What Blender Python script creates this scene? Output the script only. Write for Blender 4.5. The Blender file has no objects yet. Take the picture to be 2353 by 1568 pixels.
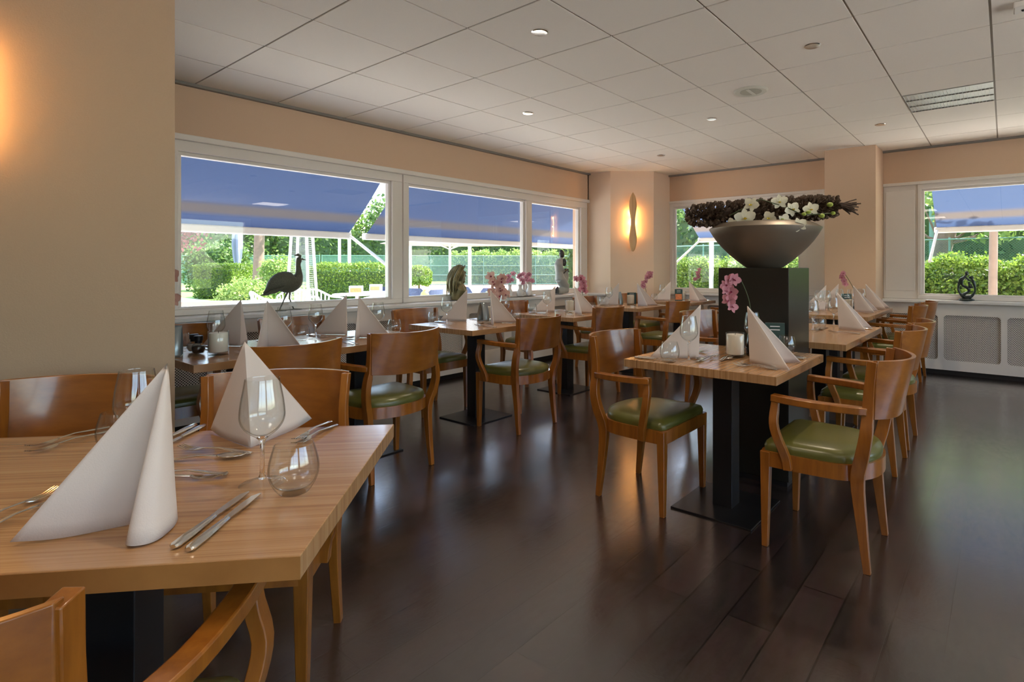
import bpy, bmesh, math, random
import numpy as np
from mathutils import Vector, Matrix, Euler

random.seed(7)
RNG = np.random.default_rng(7)
SC = bpy.context.scene
COL = SC.collection
PI = math.pi

# ------------------------------------------------------------------ camera
cam_d = bpy.data.cameras.new('camera')
cam = bpy.data.objects.new('camera', cam_d)
COL.objects.link(cam)
cam.location = (0, 0, 1.2)
cam.rotation_euler = (PI / 2, 0, 0.6577)
cam_d.sensor_width = 36
cam_d.lens = 36 * 1275.5 / 2353
cam_d.shift_x = -(1324.35 - 1176.5) / 2353
cam_d.shift_y = (615.5 - 784.0) / 2353
cam_d.clip_end = 400
SC.camera = cam

# ------------------------------------------------------------------ world, sun, exposure
w = bpy.data.worlds.new('sky')
SC.world = w
w.use_nodes = True
nt = w.node_tree
nt.nodes.clear()
sky = nt.nodes.new('ShaderNodeTexSky')
sky.sky_type = 'NISHITA'
sky.sun_disc = False
sky.sun_elevation = math.radians(52)
sky.sun_rotation = math.radians(-12)
sky.air_density = 1.0
sky.dust_density = 1.5
bg = nt.nodes.new('ShaderNodeBackground')
bg.inputs['Strength'].default_value = 0.55
out = nt.nodes.new('ShaderNodeOutputWorld')
nt.links.new(sky.outputs[0], bg.inputs[0])
nt.links.new(bg.outputs[0], out.inputs[0])

sun_d = bpy.data.lights.new('sun', 'SUN')
sun_d.energy = 10.0
sun_d.angle = math.radians(0.7)
sun_d.color = (1.0, 0.95, 0.86)
sun = bpy.data.objects.new('sun', sun_d)
COL.objects.link(sun)
_sv = Vector((0.75, 1.0, 0)).normalized() * math.cos(math.radians(54)) + Vector((0, 0, math.sin(math.radians(54))))
sun.rotation_euler = _sv.to_track_quat('Z', 'Y').to_euler()

SC.cycles.diffuse_bounces = 8
SC.view_settings.view_transform = 'Standard'
SC.view_settings.look = 'None'
SC.view_settings.gamma = 1
SC.view_settings.use_curve_mapping = False
SC.view_settings.exposure = 1.38

CEIL = 2.586

# ------------------------------------------------------------------ materials
def srgb(r, g, b):
    f = lambda c: (c / 12.92) if c <= 0.04045 else ((c + 0.055) / 1.055) ** 2.4
    return (f(r / 255), f(g / 255), f(b / 255), 1)

def newmat(name):
    m = bpy.data.materials.new(name)
    m.use_nodes = True
    return m, m.node_tree, m.node_tree.nodes['Principled BSDF']

def simple(name, col, rough=0.5, metal=0.0, var=0.0, scale=20, bump=0.0, coat=0.0, spec=0.5, trans=0.0):
    m, t, p = newmat(name)
    p.inputs['Base Color'].default_value = col
    p.inputs['Roughness'].default_value = rough
    p.inputs['Metallic'].default_value = metal
    p.inputs['Specular IOR Level'].default_value = spec
    p.inputs['Coat Weight'].default_value = coat
    p.inputs['Coat Roughness'].default_value = 0.15
    if var or bump:
        tc = t.nodes.new('ShaderNodeTexCoord')
        n = t.nodes.new('ShaderNodeTexNoise')
        n.inputs['Scale'].default_value = scale
        n.inputs['Detail'].default_value = 4
        t.links.new(tc.outputs['Object'], n.inputs['Vector'])
        if var:
            mx = t.nodes.new('ShaderNodeMix'); mx.data_type = 'RGBA'
            mx.inputs['A'].default_value = tuple(c * (1 - var) for c in col[:3]) + (1,)
            mx.inputs['B'].default_value = tuple(min(1, c * (1 + var)) for c in col[:3]) + (1,)
            t.links.new(n.outputs['Fac'], mx.inputs['Factor'])
            t.links.new(mx.outputs['Result'], p.inputs['Base Color'])
        if bump:
            b = t.nodes.new('ShaderNodeBump')
            b.inputs['Strength'].default_value = bump
            b.inputs['Distance'].default_value = 0.002
            t.links.new(n.outputs['Fac'], b.inputs['Height'])
            t.links.new(b.outputs['Normal'], p.inputs['Normal'])
    return m

def wood(name, c1, c2, scale=(8, 8, 1.2), rough=0.3, coat=0.4, nscale=3.0):
    m, t, p = newmat(name)
    tc = t.nodes.new('ShaderNodeTexCoord')
    mp = t.nodes.new('ShaderNodeMapping')
    mp.inputs['Scale'].default_value = scale
    n = t.nodes.new('ShaderNodeTexNoise')
    n.inputs['Scale'].default_value = nscale
    n.inputs['Detail'].default_value = 6
    n.inputs['Roughness'].default_value = 0.6
    cr = t.nodes.new('ShaderNodeValToRGB')
    cr.color_ramp.elements[0].position = 0.3; cr.color_ramp.elements[0].color = c1
    cr.color_ramp.elements[1].position = 0.7; cr.color_ramp.elements[1].color = c2
    t.links.new(tc.outputs['Object'], mp.inputs['Vector'])
    t.links.new(mp.outputs[0], n.inputs['Vector'])
    t.links.new(n.outputs['Fac'], cr.inputs['Fac'])
    t.links.new(cr.outputs[0], p.inputs['Base Color'])
    p.inputs['Roughness'].default_value = rough
    p.inputs['Coat Weight'].default_value = coat
    p.inputs['Coat Roughness'].default_value = 0.12
    return m

def stripes(name, cols, freq, axis, rough=0.25, coat=0.3):
    """thin straight veneer stripes running across the given object axis"""
    m, t, p = newmat(name)
    tc = t.nodes.new('ShaderNodeTexCoord')
    mp = t.nodes.new('ShaderNodeMapping')
    sc = [0.7, 0.7, 0.7]; sc[axis] = freq
    mp.inputs['Scale'].default_value = sc
    n = t.nodes.new('ShaderNodeTexNoise')
    n.inputs['Scale'].default_value = 1.0
    n.inputs['Detail'].default_value = 5
    n.inputs['Roughness'].default_value = 0.75
    n.inputs['Distortion'].default_value = 0.0
    cr = t.nodes.new('ShaderNodeValToRGB')
    cr.color_ramp.elements[0].position = 0.33; cr.color_ramp.elements[0].color = cols[0]
    cr.color_ramp.elements[1].position = 0.62; cr.color_ramp.elements[1].color = cols[2]
    e = cr.color_ramp.elements.new(0.47); e.color = cols[1]
    t.links.new(tc.outputs['Object'], mp.inputs['Vector'])
    t.links.new(mp.outputs[0], n.inputs['Vector'])
    t.links.new(n.outputs['Fac'], cr.inputs['Fac'])
    t.links.new(cr.outputs[0], p.inputs['Base Color'])
    p.inputs['Roughness'].default_value = rough
    p.inputs['Coat Weight'].default_value = coat
    p.inputs['Coat Roughness'].default_value = 0.1
    return m

def pane_glass(name):
    m, t, p = newmat(name)
    t.nodes.remove(p)
    o = t.nodes['Material Output']
    tr = t.nodes.new('ShaderNodeBsdfTransparent')
    tr.inputs[0].default_value = (0.93, 0.96, 0.95, 1)
    g = t.nodes.new('ShaderNodeBsdfGlossy')
    g.inputs['Roughness'].default_value = 0.0
    fr = t.nodes.new('ShaderNodeFresnel')
    fr.inputs['IOR'].default_value = 1.5
    mul = t.nodes.new('ShaderNodeMath'); mul.operation = 'MULTIPLY'
    mul.inputs[1].default_value = 1.7
    mul.use_clamp = True
    mx = t.nodes.new('ShaderNodeMixShader')
    t.links.new(fr.outputs[0], mul.inputs[0])
    t.links.new(mul.outputs[0], mx.inputs[0])
    t.links.new(tr.outputs[0], mx.inputs[1])
    t.links.new(g.outputs[0], mx.inputs[2])
    t.links.new(mx.outputs[0], o.inputs['Surface'])
    return m

def real_glass(name, tint=(1, 1, 1, 1)):
    """thin walled clear glass: lets light pass straight, mirrors more and darkens toward its edges"""
    m, t, p = newmat(name)
    t.nodes.remove(p)
    o = t.nodes['Material Output']
    lw = t.nodes.new('ShaderNodeLayerWeight'); lw.inputs['Blend'].default_value = 0.35
    cr = t.nodes.new('ShaderNodeValToRGB')
    cr.color_ramp.elements[0].position = 0.52; cr.color_ramp.elements[0].color = tint
    cr.color_ramp.elements[1].position = 1.0; cr.color_ramp.elements[1].color = (0.34, 0.38, 0.36, 1)
    t.links.new(lw.outputs['Facing'], cr.inputs['Fac'])
    tr = t.nodes.new('ShaderNodeBsdfTransparent')
    t.links.new(cr.outputs[0], tr.inputs[0])
    g = t.nodes.new('ShaderNodeBsdfGlossy'); g.inputs['Roughness'].default_value = 0.0
    fr = t.nodes.new('ShaderNodeFresnel'); fr.inputs['IOR'].default_value = 1.5
    geo = t.nodes.new('ShaderNodeNewGeometry')
    # the far side of a wall is met from inside: use the same reflectance there
    ml = t.nodes.new('ShaderNodeMath'); ml.operation = 'MULTIPLY'; ml.use_clamp = True; ml.inputs[1].default_value = 1.3
    pw = t.nodes.new('ShaderNodeMath'); pw.operation = 'POWER'; pw.inputs[1].default_value = 3.2
    t.links.new(lw.outputs['Facing'], pw.inputs[0])
    ad = t.nodes.new('ShaderNodeMath'); ad.operation = 'MULTIPLY_ADD'; ad.inputs[1].default_value = 0.7; ad.inputs[2].default_value = 0.06
    ad.use_clamp = True
    t.links.new(pw.outputs[0], ad.inputs[0])
    mx = t.nodes.new('ShaderNodeMixShader')
    t.links.new(ad.outputs[0], mx.inputs[0])
    t.links.new(tr.outputs[0], mx.inputs[1])
    t.links.new(g.outputs[0], mx.inputs[2])
    t.links.new(mx.outputs[0], o.inputs['Surface'])
    t.nodes.remove(fr); t.nodes.remove(geo); t.nodes.remove(ml)
    return m

def leafmat(name, c1, c2, trans=0.45, rough=0.45):
    m, t, p = newmat(name)
    o = t.nodes['Material Output']
    geo = t.nodes.new('ShaderNodeNewGeometry')
    cr = t.nodes.new('ShaderNodeMix'); cr.data_type = 'RGBA'
    cr.inputs['A'].default_value = c1
    cr.inputs['B'].default_value = c2
    t.links.new(geo.outputs['Random Per Island'], cr.inputs['Factor'])
    t.links.new(cr.outputs['Result'], p.inputs['Base Color'])
    p.inputs['Roughness'].default_value = rough
    tl = t.nodes.new('ShaderNodeBsdfTranslucent')
    t.links.new(cr.outputs['Result'], tl.inputs['Color'])
    mx = t.nodes.new('ShaderNodeMixShader')
    mx.inputs[0].default_value = trans
    t.links.new(p.outputs[0], mx.inputs[1])
    t.links.new(tl.outputs[0], mx.inputs[2])
    t.links.new(mx.outputs[0], o.inputs['Surface'])
    return m

def emit(name, col, s):
    m, t, p = newmat(name)
    p.inputs['Base Color'].default_value = (0.02, 0.02, 0.02, 1)
    p.inputs['Emission Color'].default_value = col
    p.inputs['Emission Strength'].default_value = s
    return m

def grille_mat(name):
    """white sheet with a lattice of punched diamond holes (object x = along, z = up)"""
    m, t, p = newmat(name)
    o = t.nodes['Material Output']
    p.inputs['Base Color'].default_value = srgb(228, 222, 212)
    p.inputs['Roughness'].default_value = 0.5
    tc = t.nodes.new('ShaderNodeTexCoord')
    sep = t.nodes.new('ShaderNodeSeparateXYZ')
    t.links.new(tc.outputs['Object'], sep.inputs[0])
    def math_(op, a, b=None):
        n = t.nodes.new('ShaderNodeMath'); n.operation = op
        for i, v in enumerate((a, b)):
            if v is None: continue
            if isinstance(v, (int, float)): n.inputs[i].default_value = v
            else: t.links.new(v, n.inputs[i])
        return n.outputs[0]
    s = 1 / 0.0195
    a = math_('MULTIPLY', math_('ADD', sep.outputs['X'], sep.outputs['Z']), s)
    b = math_('MULTIPLY', math_('SUBTRACT', sep.outputs['X'], sep.outputs['Z']), s)
    fa = math_('FRACT', a); fb = math_('FRACT', b)
    da = math_('ABSOLUTE', math_('SUBTRACT', fa, 0.5)); db = math_('ABSOLUTE', math_('SUBTRACT', fb, 0.5))
    mxd = math_('MAXIMUM', da, db)
    hole = math_('LESS_THAN', mxd, 0.31)
    tr = t.nodes.new('ShaderNodeBsdfTransparent')
    mx = t.nodes.new('ShaderNodeMixShader')
    t.links.new(hole, mx.inputs[0])
    t.links.new(p.outputs[0], mx.inputs[1])
    t.links.new(tr.outputs[0], mx.inputs[2])
    t.links.new(mx.outputs[0], o.inputs['Surface'])
    return m

def chain_mat(name, col, cell, fill, edge=None):
    """chain link mesh / windscreen cloth: wires with see-through cells"""
    m, t, p = newmat(name)
    o = t.nodes['Material Output']
    p.inputs['Base Color'].default_value = col
    p.inputs['Roughness'].default_value = 0.6
    tc = t.nodes.new('ShaderNodeTexCoord')
    sep = t.nodes.new('ShaderNodeSeparateXYZ')
    t.links.new(tc.outputs['Object'], sep.inputs[0])
    def math_(op, a, b=None):
        n = t.nodes.new('ShaderNodeMath'); n.operation = op
        for i, v in enumerate((a, b)):
            if v is None: continue
            if isinstance(v, (int, float)): n.inputs[i].default_value = v
            else: t.links.new(v, n.inputs[i])
        return n.outputs[0]
    s = 1 / cell
    a = math_('FRACT', math_('MULTIPLY', math_('ADD', sep.outputs['X'], sep.outputs['Z']), s))
    b = math_('FRACT', math_('MULTIPLY', math_('SUBTRACT', sep.outputs['X'], sep.outputs['Z']), s))
    mn = math_('MINIMUM', a, b)
    hole = math_('GREATER_THAN', mn, fill)
    tr = t.nodes.new('ShaderNodeBsdfTransparent')
    mx = t.nodes.new('ShaderNodeMixShader')
    t.links.new(hole, mx.inputs[0])
    t.links.new(p.outputs[0], mx.inputs[1])
    t.links.new(tr.outputs[0], mx.inputs[2])
    t.links.new(mx.outputs[0], o.inputs['Surface'])
    return m

def cloth_screen(name, col, dens):
    m, t, p = newmat(name)
    o = t.nodes['Material Output']
    p.inputs['Base Color'].default_value = col
    p.inputs['Roughness'].default_value = 0.8
    tl = t.nodes.new('ShaderNodeBsdfTranslucent'); tl.inputs[0].default_value = col
    m1 = t.nodes.new('ShaderNodeMixShader'); m1.inputs[0].default_value = 0.5
    tr = t.nodes.new('ShaderNodeBsdfTransparent')
    mx = t.nodes.new('ShaderNodeMixShader'); mx.inputs[0].default_value = dens
    t.links.new(p.outputs[0], m1.inputs[1]); t.links.new(tl.outputs[0], m1.inputs[2])
    t.links.new(tr.outputs[0], mx.inputs[1]); t.links.new(m1.outputs[0], mx.inputs[2])
    t.links.new(mx.outputs[0], o.inputs['Surface'])
    return m

def fabric_trans(name, col, tcol, f, rough=0.8):
    m, t, p = newmat(name)
    o = t.nodes['Material Output']
    p.inputs['Base Color'].default_value = col
    p.inputs['Roughness'].default_value = rough
    tl = t.nodes.new('ShaderNodeBsdfTranslucent'); tl.inputs[0].default_value = tcol
    mx = t.nodes.new('ShaderNodeMixShader'); mx.inputs[0].default_value = f
    t.links.new(p.outputs[0], mx.inputs[1]); t.links.new(tl.outputs[0], mx.inputs[2])
    t.links.new(mx.outputs[0], o.inputs['Surface'])
    return m

def awning_mat(name):
    """blue canvas with one tan stripe near the front hem (object y runs from wall to hem, 0..1)"""
    m, t, p = newmat(name)
    o = t.nodes['Material Output']
    tc = t.nodes.new('ShaderNodeTexCoord')
    uv = t.nodes.new('ShaderNodeSeparateXYZ')
    t.links.new(tc.outputs['UV'], uv.inputs[0])
    cr = t.nodes.new('ShaderNodeValToRGB')
    cr.color_ramp.interpolation = 'LINEAR'
    el = cr.color_ramp.elements
    blue = srgb(112, 136, 180); tan = srgb(168, 150, 140)
    el[0].position = 0.0; el[0].color = blue
    el[1].position = 1.0; el[1].color = srgb(98, 124, 172)
    for pos, c in ((0.70, blue), (0.76, tan), (0.83, tan), (0.88, blue)):
        e = el.new(pos); e.color = c
    t.links.new(uv.outputs['Y'], cr.inputs['Fac'])
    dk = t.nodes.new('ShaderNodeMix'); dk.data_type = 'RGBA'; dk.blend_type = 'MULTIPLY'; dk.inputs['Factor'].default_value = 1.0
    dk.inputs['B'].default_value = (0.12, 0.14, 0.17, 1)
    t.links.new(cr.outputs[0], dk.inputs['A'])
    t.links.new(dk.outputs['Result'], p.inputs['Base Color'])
    p.inputs['Roughness'].default_value = 0.85
    tl = t.nodes.new('ShaderNodeBsdfTranslucent')
    t.links.new(cr.outputs[0], tl.inputs[0])
    mx = t.nodes.new('ShaderNodeMixShader'); mx.inputs[0].default_value = 0.105
    t.links.new(p.outputs[0], mx.inputs[1]); t.links.new(tl.outputs[0], mx.inputs[2])
    t.links.new(mx.outputs[0], o.inputs['Surface'])
    return m

def floor_mat(name):
    m, t, p = newmat(name)
    tc = t.nodes.new('ShaderNodeTexCoord')
    mp = t.nodes.new('ShaderNodeMapping')
    mp.inputs['Rotation'].default_value = (0, 0, PI / 2)
    br = t.nodes.new('ShaderNodeTexBrick')
    br.offset = 0.37
    br.inputs['Scale'].default_value = 1.0
    br.inputs['Brick Width'].default_value = 0.92
    br.inputs['Row Height'].default_value = 0.152
    br.inputs['Mortar Size'].default_value = 0.0035
    br.inputs['Mortar Smooth'].default_value = 0.2
    br.inputs['Color1'].default_value = srgb(56, 38, 33)
    br.inputs['Color2'].default_value = srgb(33, 24, 23)
    br.inputs['Mortar'].default_value = srgb(20, 14, 12)
    t.links.new(tc.outputs['Object'], mp.inputs['Vector'])
    t.links.new(mp.outputs[0], br.inputs['Vector'])
    n = t.nodes.new('ShaderNodeTexNoise')
    mp2 = t.nodes.new('ShaderNodeMapping')
    mp2.inputs['Scale'].default_value = (22, 2.0, 1)
    n.inputs['Scale'].default_value = 2.0
    n.inputs['Detail'].default_value = 7
    n.inputs['Roughness'].default_value = 0.65
    t.links.new(tc.outputs['Object'], mp2.inputs['Vector'])
    t.links.new(mp2.outputs[0], n.inputs['Vector'])
    ov = t.nodes.new('ShaderNodeMix'); ov.data_type = 'RGBA'; ov.blend_type = 'OVERLAY'
    ov.inputs['Factor'].default_value = 0.75
    t.links.new(br.outputs['Color'], ov.inputs['A'])
    t.links.new(n.outputs['Color'], ov.inputs['B'])
    hs = t.nodes.new('ShaderNodeHueSaturation')
    hs.inputs['Saturation'].default_value = 0.75
    t.links.new(ov.outputs['Result'], hs.inputs['Color'])
    t.links.new(hs.outputs[0], p.inputs['Base Color'])
    # worn varnish: patches of different gloss, faint undulation
    n2 = t.nodes.new('ShaderNodeTexNoise')
    n2.inputs['Scale'].default_value = 3.0
    n2.inputs['Detail'].default_value = 8
    n2.inputs['Roughness'].default_value = 0.7
    t.links.new(tc.outputs['Object'], n2.inputs['Vector'])
    mr = t.nodes.new('ShaderNodeMapRange')
    mr.inputs['From Min'].default_value = 0.3; mr.inputs['From Max'].default_value = 0.7
    mr.inputs['To Min'].default_value = 0.17; mr.inputs['To Max'].default_value = 0.27
    t.links.new(n2.outputs['Fac'], mr.inputs['Value'])
    t.links.new(mr.outputs[0], p.inputs['Roughness'])
    p.inputs['Specular IOR Level'].default_value = 0.5
    p.inputs['Coat Weight'].default_value = 1.0
    p.inputs['Coat IOR'].default_value = 1.62
    p.inputs['Coat Roughness'].default_value = 0.24
    n3 = t.nodes.new('ShaderNodeTexNoise')
    n3.inputs['Scale'].default_value = 90
    n3.inputs['Detail'].default_value = 3
    t.links.new(tc.outputs['Object'], n3.inputs['Vector'])
    ad = t.nodes.new('ShaderNodeMath'); ad.operation = 'MULTIPLY_ADD'
    t.links.new(br.outputs['Fac'], ad.inputs[0]); ad.inputs[1].default_value = -12.0
    t.links.new(n3.outputs['Fac'], ad.inputs[2])
    bp = t.nodes.new('ShaderNodeBump')
    bp.inputs['Strength'].default_value = 0.08
    bp.inputs['Distance'].default_value = 0.002
    t.links.new(ad.outputs[0], bp.inputs['Height'])
    t.links.new(bp.outputs['Normal'], p.inputs['Normal'])
    t.links.new(bp.outputs['Normal'], p.inputs['Coat Normal'])
    # fine crossing scuffs in the varnish
    n4 = t.nodes.new('ShaderNodeTexNoise'); n4.inputs['Scale'].default_value = 1.0; n4.inputs['Detail'].default_value = 2; n4.inputs['Roughness'].default_value = 0.75
    mp4 = t.nodes.new('ShaderNodeMapping'); mp4.inputs['Scale'].default_value = (40, 12, 1); mp4.inputs['Rotation'].default_value = (0, 0, 0.3)
    t.links.new(tc.outputs['Object'], mp4.inputs['Vector']); t.links.new(mp4.outputs[0], n4.inputs['Vector'])
    mr4 = t.nodes.new('ShaderNodeMapRange'); mr4.inputs['From Min'].default_value = 0.35; mr4.inputs['From Max'].default_value = 0.68; mr4.inputs['To Min'].default_value = 0.19; mr4.inputs['To Max'].default_value = 0.27
    t.links.new(n4.outputs['Fac'], mr4.inputs['Value']); t.links.new(mr4.outputs[0], p.inputs['Coat Roughness'])
    return m

M = {}
M['floor'] = floor_mat('dark plank floor')
M['tile'] = simple('mineral ceiling tile', srgb(234, 228, 218), 0.9, var=0.04, scale=260, bump=0.15)
M['grid'] = simple('ceiling grid', srgb(150, 140, 126), 0.6)
M['trimgrey'] = simple('grey edge profile', srgb(128, 124, 118), 0.5)
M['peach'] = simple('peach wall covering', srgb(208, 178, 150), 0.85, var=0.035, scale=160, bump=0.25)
M['peachlit'] = simple('peach wall covering lightened as if lit', srgb(226, 202, 178), 0.85, var=0.03, scale=160, bump=0.2)  # wall covering lightened to stand in for brighter light at the far end
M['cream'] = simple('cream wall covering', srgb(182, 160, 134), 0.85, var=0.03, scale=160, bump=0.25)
M['white'] = simple('white gloss paint', srgb(226, 220, 212), 0.35, var=0.01, scale=8)
M['sill'] = simple('white stone sill', srgb(226, 224, 220), 0.22, var=0.02, scale=12)
M['grille'] = grille_mat('punched lattice sheet')
M['recess'] = simple('dark radiator recess', srgb(52, 48, 44), 0.9)
M['glass'] = pane_glass('window pane')
M['crystal'] = real_glass('clear drinking glass', (0.985, 0.995, 0.99, 1))
_m, _t, _p = newmat('solid clear glass')
_p.inputs['Base Color'].default_value = (1, 1, 1, 1); _p.inputs['Roughness'].default_value = 0.0
_p.inputs['IOR'].default_value = 1.48; _p.inputs['Transmission Weight'].default_value = 1.0
M['solidglass'] = _m
M['chairwood'] = wood('stained beech', srgb(128, 72, 18), srgb(160, 96, 30), (14, 14, 1.6), 0.30, 0.5)
M['board'] = wood('stained plywood back', srgb(124, 70, 20), srgb(156, 94, 32), (3, 12, 14), 0.28, 0.5, 1.6)
M['green'] = simple('green leatherette', srgb(94, 92, 40), 0.30, var=0.06, scale=60, bump=0.1, spec=0.6)
M['tabletop'] = stripes('striped veneer tabletop', (srgb(134, 96, 60), srgb(168, 124, 82), srgb(184, 142, 98)), 110, 0)
M['tableedge'] = wood('tabletop edge band', srgb(150, 100, 50), srgb(172, 120, 66), (1, 1, 1), 0.35, 0.2, 6)
M['blackmetal'] = simple('black powder coated steel', srgb(22, 22, 24), 0.38, spec=0.5)
M['baseplate'] = simple('black base plate', srgb(24, 24, 26), 0.28, spec=0.6)
M['napkin'] = simple('white linen napkin', srgb(212, 200, 192), 0.9, var=0.02, scale=400, bump=0.15)
M['steel'] = simple('polished cutlery steel', (0.78, 0.77, 0.74, 1), 0.16, metal=1.0)
M['candle'] = simple('white wax candle', srgb(236, 226, 210), 0.5)
M['plinth'] = simple('dark painted plinth', srgb(27, 27, 22), 0.30, var=0.2, scale=14, bump=0.15, spec=0.6)
M['bowl'] = simple('grey brown metal bowl', srgb(128, 116, 102), 0.42, metal=0.55, var=0.10, scale=5)
M['dried'] = simple('dried brown bud scale', srgb(112, 92, 76), 0.75, var=0.35, scale=30)
M['driedstem'] = simple('dried brown stem', srgb(72, 54, 42), 0.85, var=0.3, scale=60)
M['orchwhite'] = fabric_trans('white orchid petal', srgb(240, 236, 214), srgb(240, 236, 214), 0.3, 0.6)
M['orchyellow'] = simple('yellow orchid throat', srgb(214, 190, 70), 0.6)
M['bud'] = simple('green orchid bud', srgb(150, 166, 70), 0.5)
M['pink'] = fabric_trans('pink orchid petal', srgb(206, 142, 156), srgb(216, 156, 168), 0.3, 0.6)
M['palepink'] = fabric_trans('faded pink orchid petal', srgb(228, 188, 176), srgb(230, 194, 180), 0.3, 0.6)
M['magenta'] = simple('deep pink orchid throat', srgb(150, 44, 78), 0.6)
M['stem'] = simple('dark green stem', srgb(64, 76, 40), 0.6)
M['blackvase'] = simple('glossy black vase', srgb(14, 16, 18), 0.12, spec=0.7)
M['whitevase'] = simple('white ceramic vase', srgb(232, 226, 218), 0.2)
M['bronze'] = simple('dark green bronze', srgb(92, 92, 78), 0.55, metal=0.25, var=0.6, scale=110, bump=1.0)
M['bustbronze'] = simple('patinated bronze', srgb(126, 118, 84), 0.35, metal=0.5, var=0.6, scale=14, bump=0.4)
M['stone'] = simple('grey polished stone', srgb(158, 160, 156), 0.4, var=0.15, scale=9)
M['darkstone'] = simple('dark stone', srgb(56, 58, 58), 0.35, var=0.2, scale=20)
M['sculpt'] = simple('dark serpentine', srgb(48, 58, 54), 0.2, var=0.2, scale=24)
M['greyplate'] = simple('grey brushed card holder', srgb(150, 160, 162), 0.3, metal=0.7)
M['card'] = simple('dark green card', srgb(30, 62, 58), 0.4)
M['cardwhite'] = simple('white card', srgb(226, 224, 222), 0.5)
M['food'] = simple('orange picture print', srgb(206, 120, 66), 0.4, var=0.6, scale=60)
M['pepper'] = simple('peppercorns', srgb(52, 34, 24), 0.7, var=0.5, scale=300)
M['salt'] = simple('salt', srgb(214, 206, 196), 0.8)
M['black'] = simple('black plastic cap', srgb(16, 16, 20), 0.4)
M['sconce'] = stripes('striped wood lamp', (srgb(160, 118, 72), srgb(208, 164, 112), srgb(222, 184, 134)), 90, 0, 0.5, 0.1)
M['warmlamp'] = emit('warm bulb', (1, 0.52, 0.16, 1), 12)
M['spot'] = emit('spot lamp', (1, 0.86, 0.66, 1), 22)
M['fill_panel'] = emit('added fill luminaire diffuser', (1, 0.90, 0.78, 1), 3.2)  # glow of the added fill luminaires
M['chrome'] = simple('brushed chrome ring', (0.75, 0.73, 0.7, 1), 0.25, metal=1.0)
M['speaker'] = simple('cream speaker plastic', srgb(206, 204, 190), 0.5)
M['louvre'] = simple('aluminium louvre', (0.55, 0.56, 0.54, 1), 0.35, metal=0.9)
M['awning'] = awning_mat('blue awning canvas')
M['alu'] = simple('white coated aluminium', srgb(214, 214, 210), 0.4)
M['leaf'] = leafmat('hedge leaf', srgb(70, 104, 34), srgb(136, 158, 62))
M['leafdark'] = leafmat('tree leaf', srgb(52, 82, 42), srgb(112, 138, 72))
M['leaflight'] = leafmat('light tree leaf', srgb(98, 130, 58), srgb(158, 178, 96))
M['leafred'] = leafmat('copper leaf', srgb(92, 44, 50), srgb(142, 84, 88))
M['bark'] = simple('tree bark', srgb(120, 100, 88), 0.9, var=0.3, scale=12, bump=0.6)
M['barkpale'] = simple('pale bark', srgb(140, 118, 102), 0.9, var=0.2, scale=12, bump=0.5)
M['paving'] = simple('pale terrace paving', srgb(226, 218, 208), 0.85, var=0.06, scale=3)
M['court'] = simple('red clay court', srgb(206, 150, 136), 0.95, var=0.05, scale=2)
M['lawn'] = simple('sunny lawn', srgb(124, 150, 62), 0.95, var=0.2, scale=5)
M['brick'] = simple('low terrace wall', srgb(166, 132, 116), 0.9, var=0.1, scale=20)
M['screen'] = cloth_screen('green windscreen netting', srgb(108, 150, 138), 0.42)
M['greenpost'] = simple('green post', srgb(106, 142, 130), 0.5)
M['chain'] = chain_mat('green chain link', srgb(86, 126, 112), 0.05, 0.11)
M['heatmesh'] = chain_mat('steel heater mesh', srgb(120, 122, 124), 0.030, 0.10)
M['plasticwhite'] = simple('white garden plastic', srgb(228, 230, 236), 0.4)
M['wicker'] = simple('blue grey wicker', srgb(62, 72, 96), 0.7, var=0.3, scale=80)
M['parasolblue'] = fabric_trans('faded blue parasol cloth', srgb(136, 142, 162), srgb(136, 142, 162), 0.3)
M['lime'] = simple('lime candle glass', srgb(166, 190, 84), 0.3)
M['terra'] = simple('orange pot', srgb(206, 122, 66), 0.6)
M['tagpaper'] = simple('paper tag', srgb(226, 226, 220), 0.6)

# ------------------------------------------------------------------ mesh helpers
def sm(prof, n=3):
    return [(max(0.0, p.x), p.y) for p in spline([(a, b, 0) for a, b in prof], n)]

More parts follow.
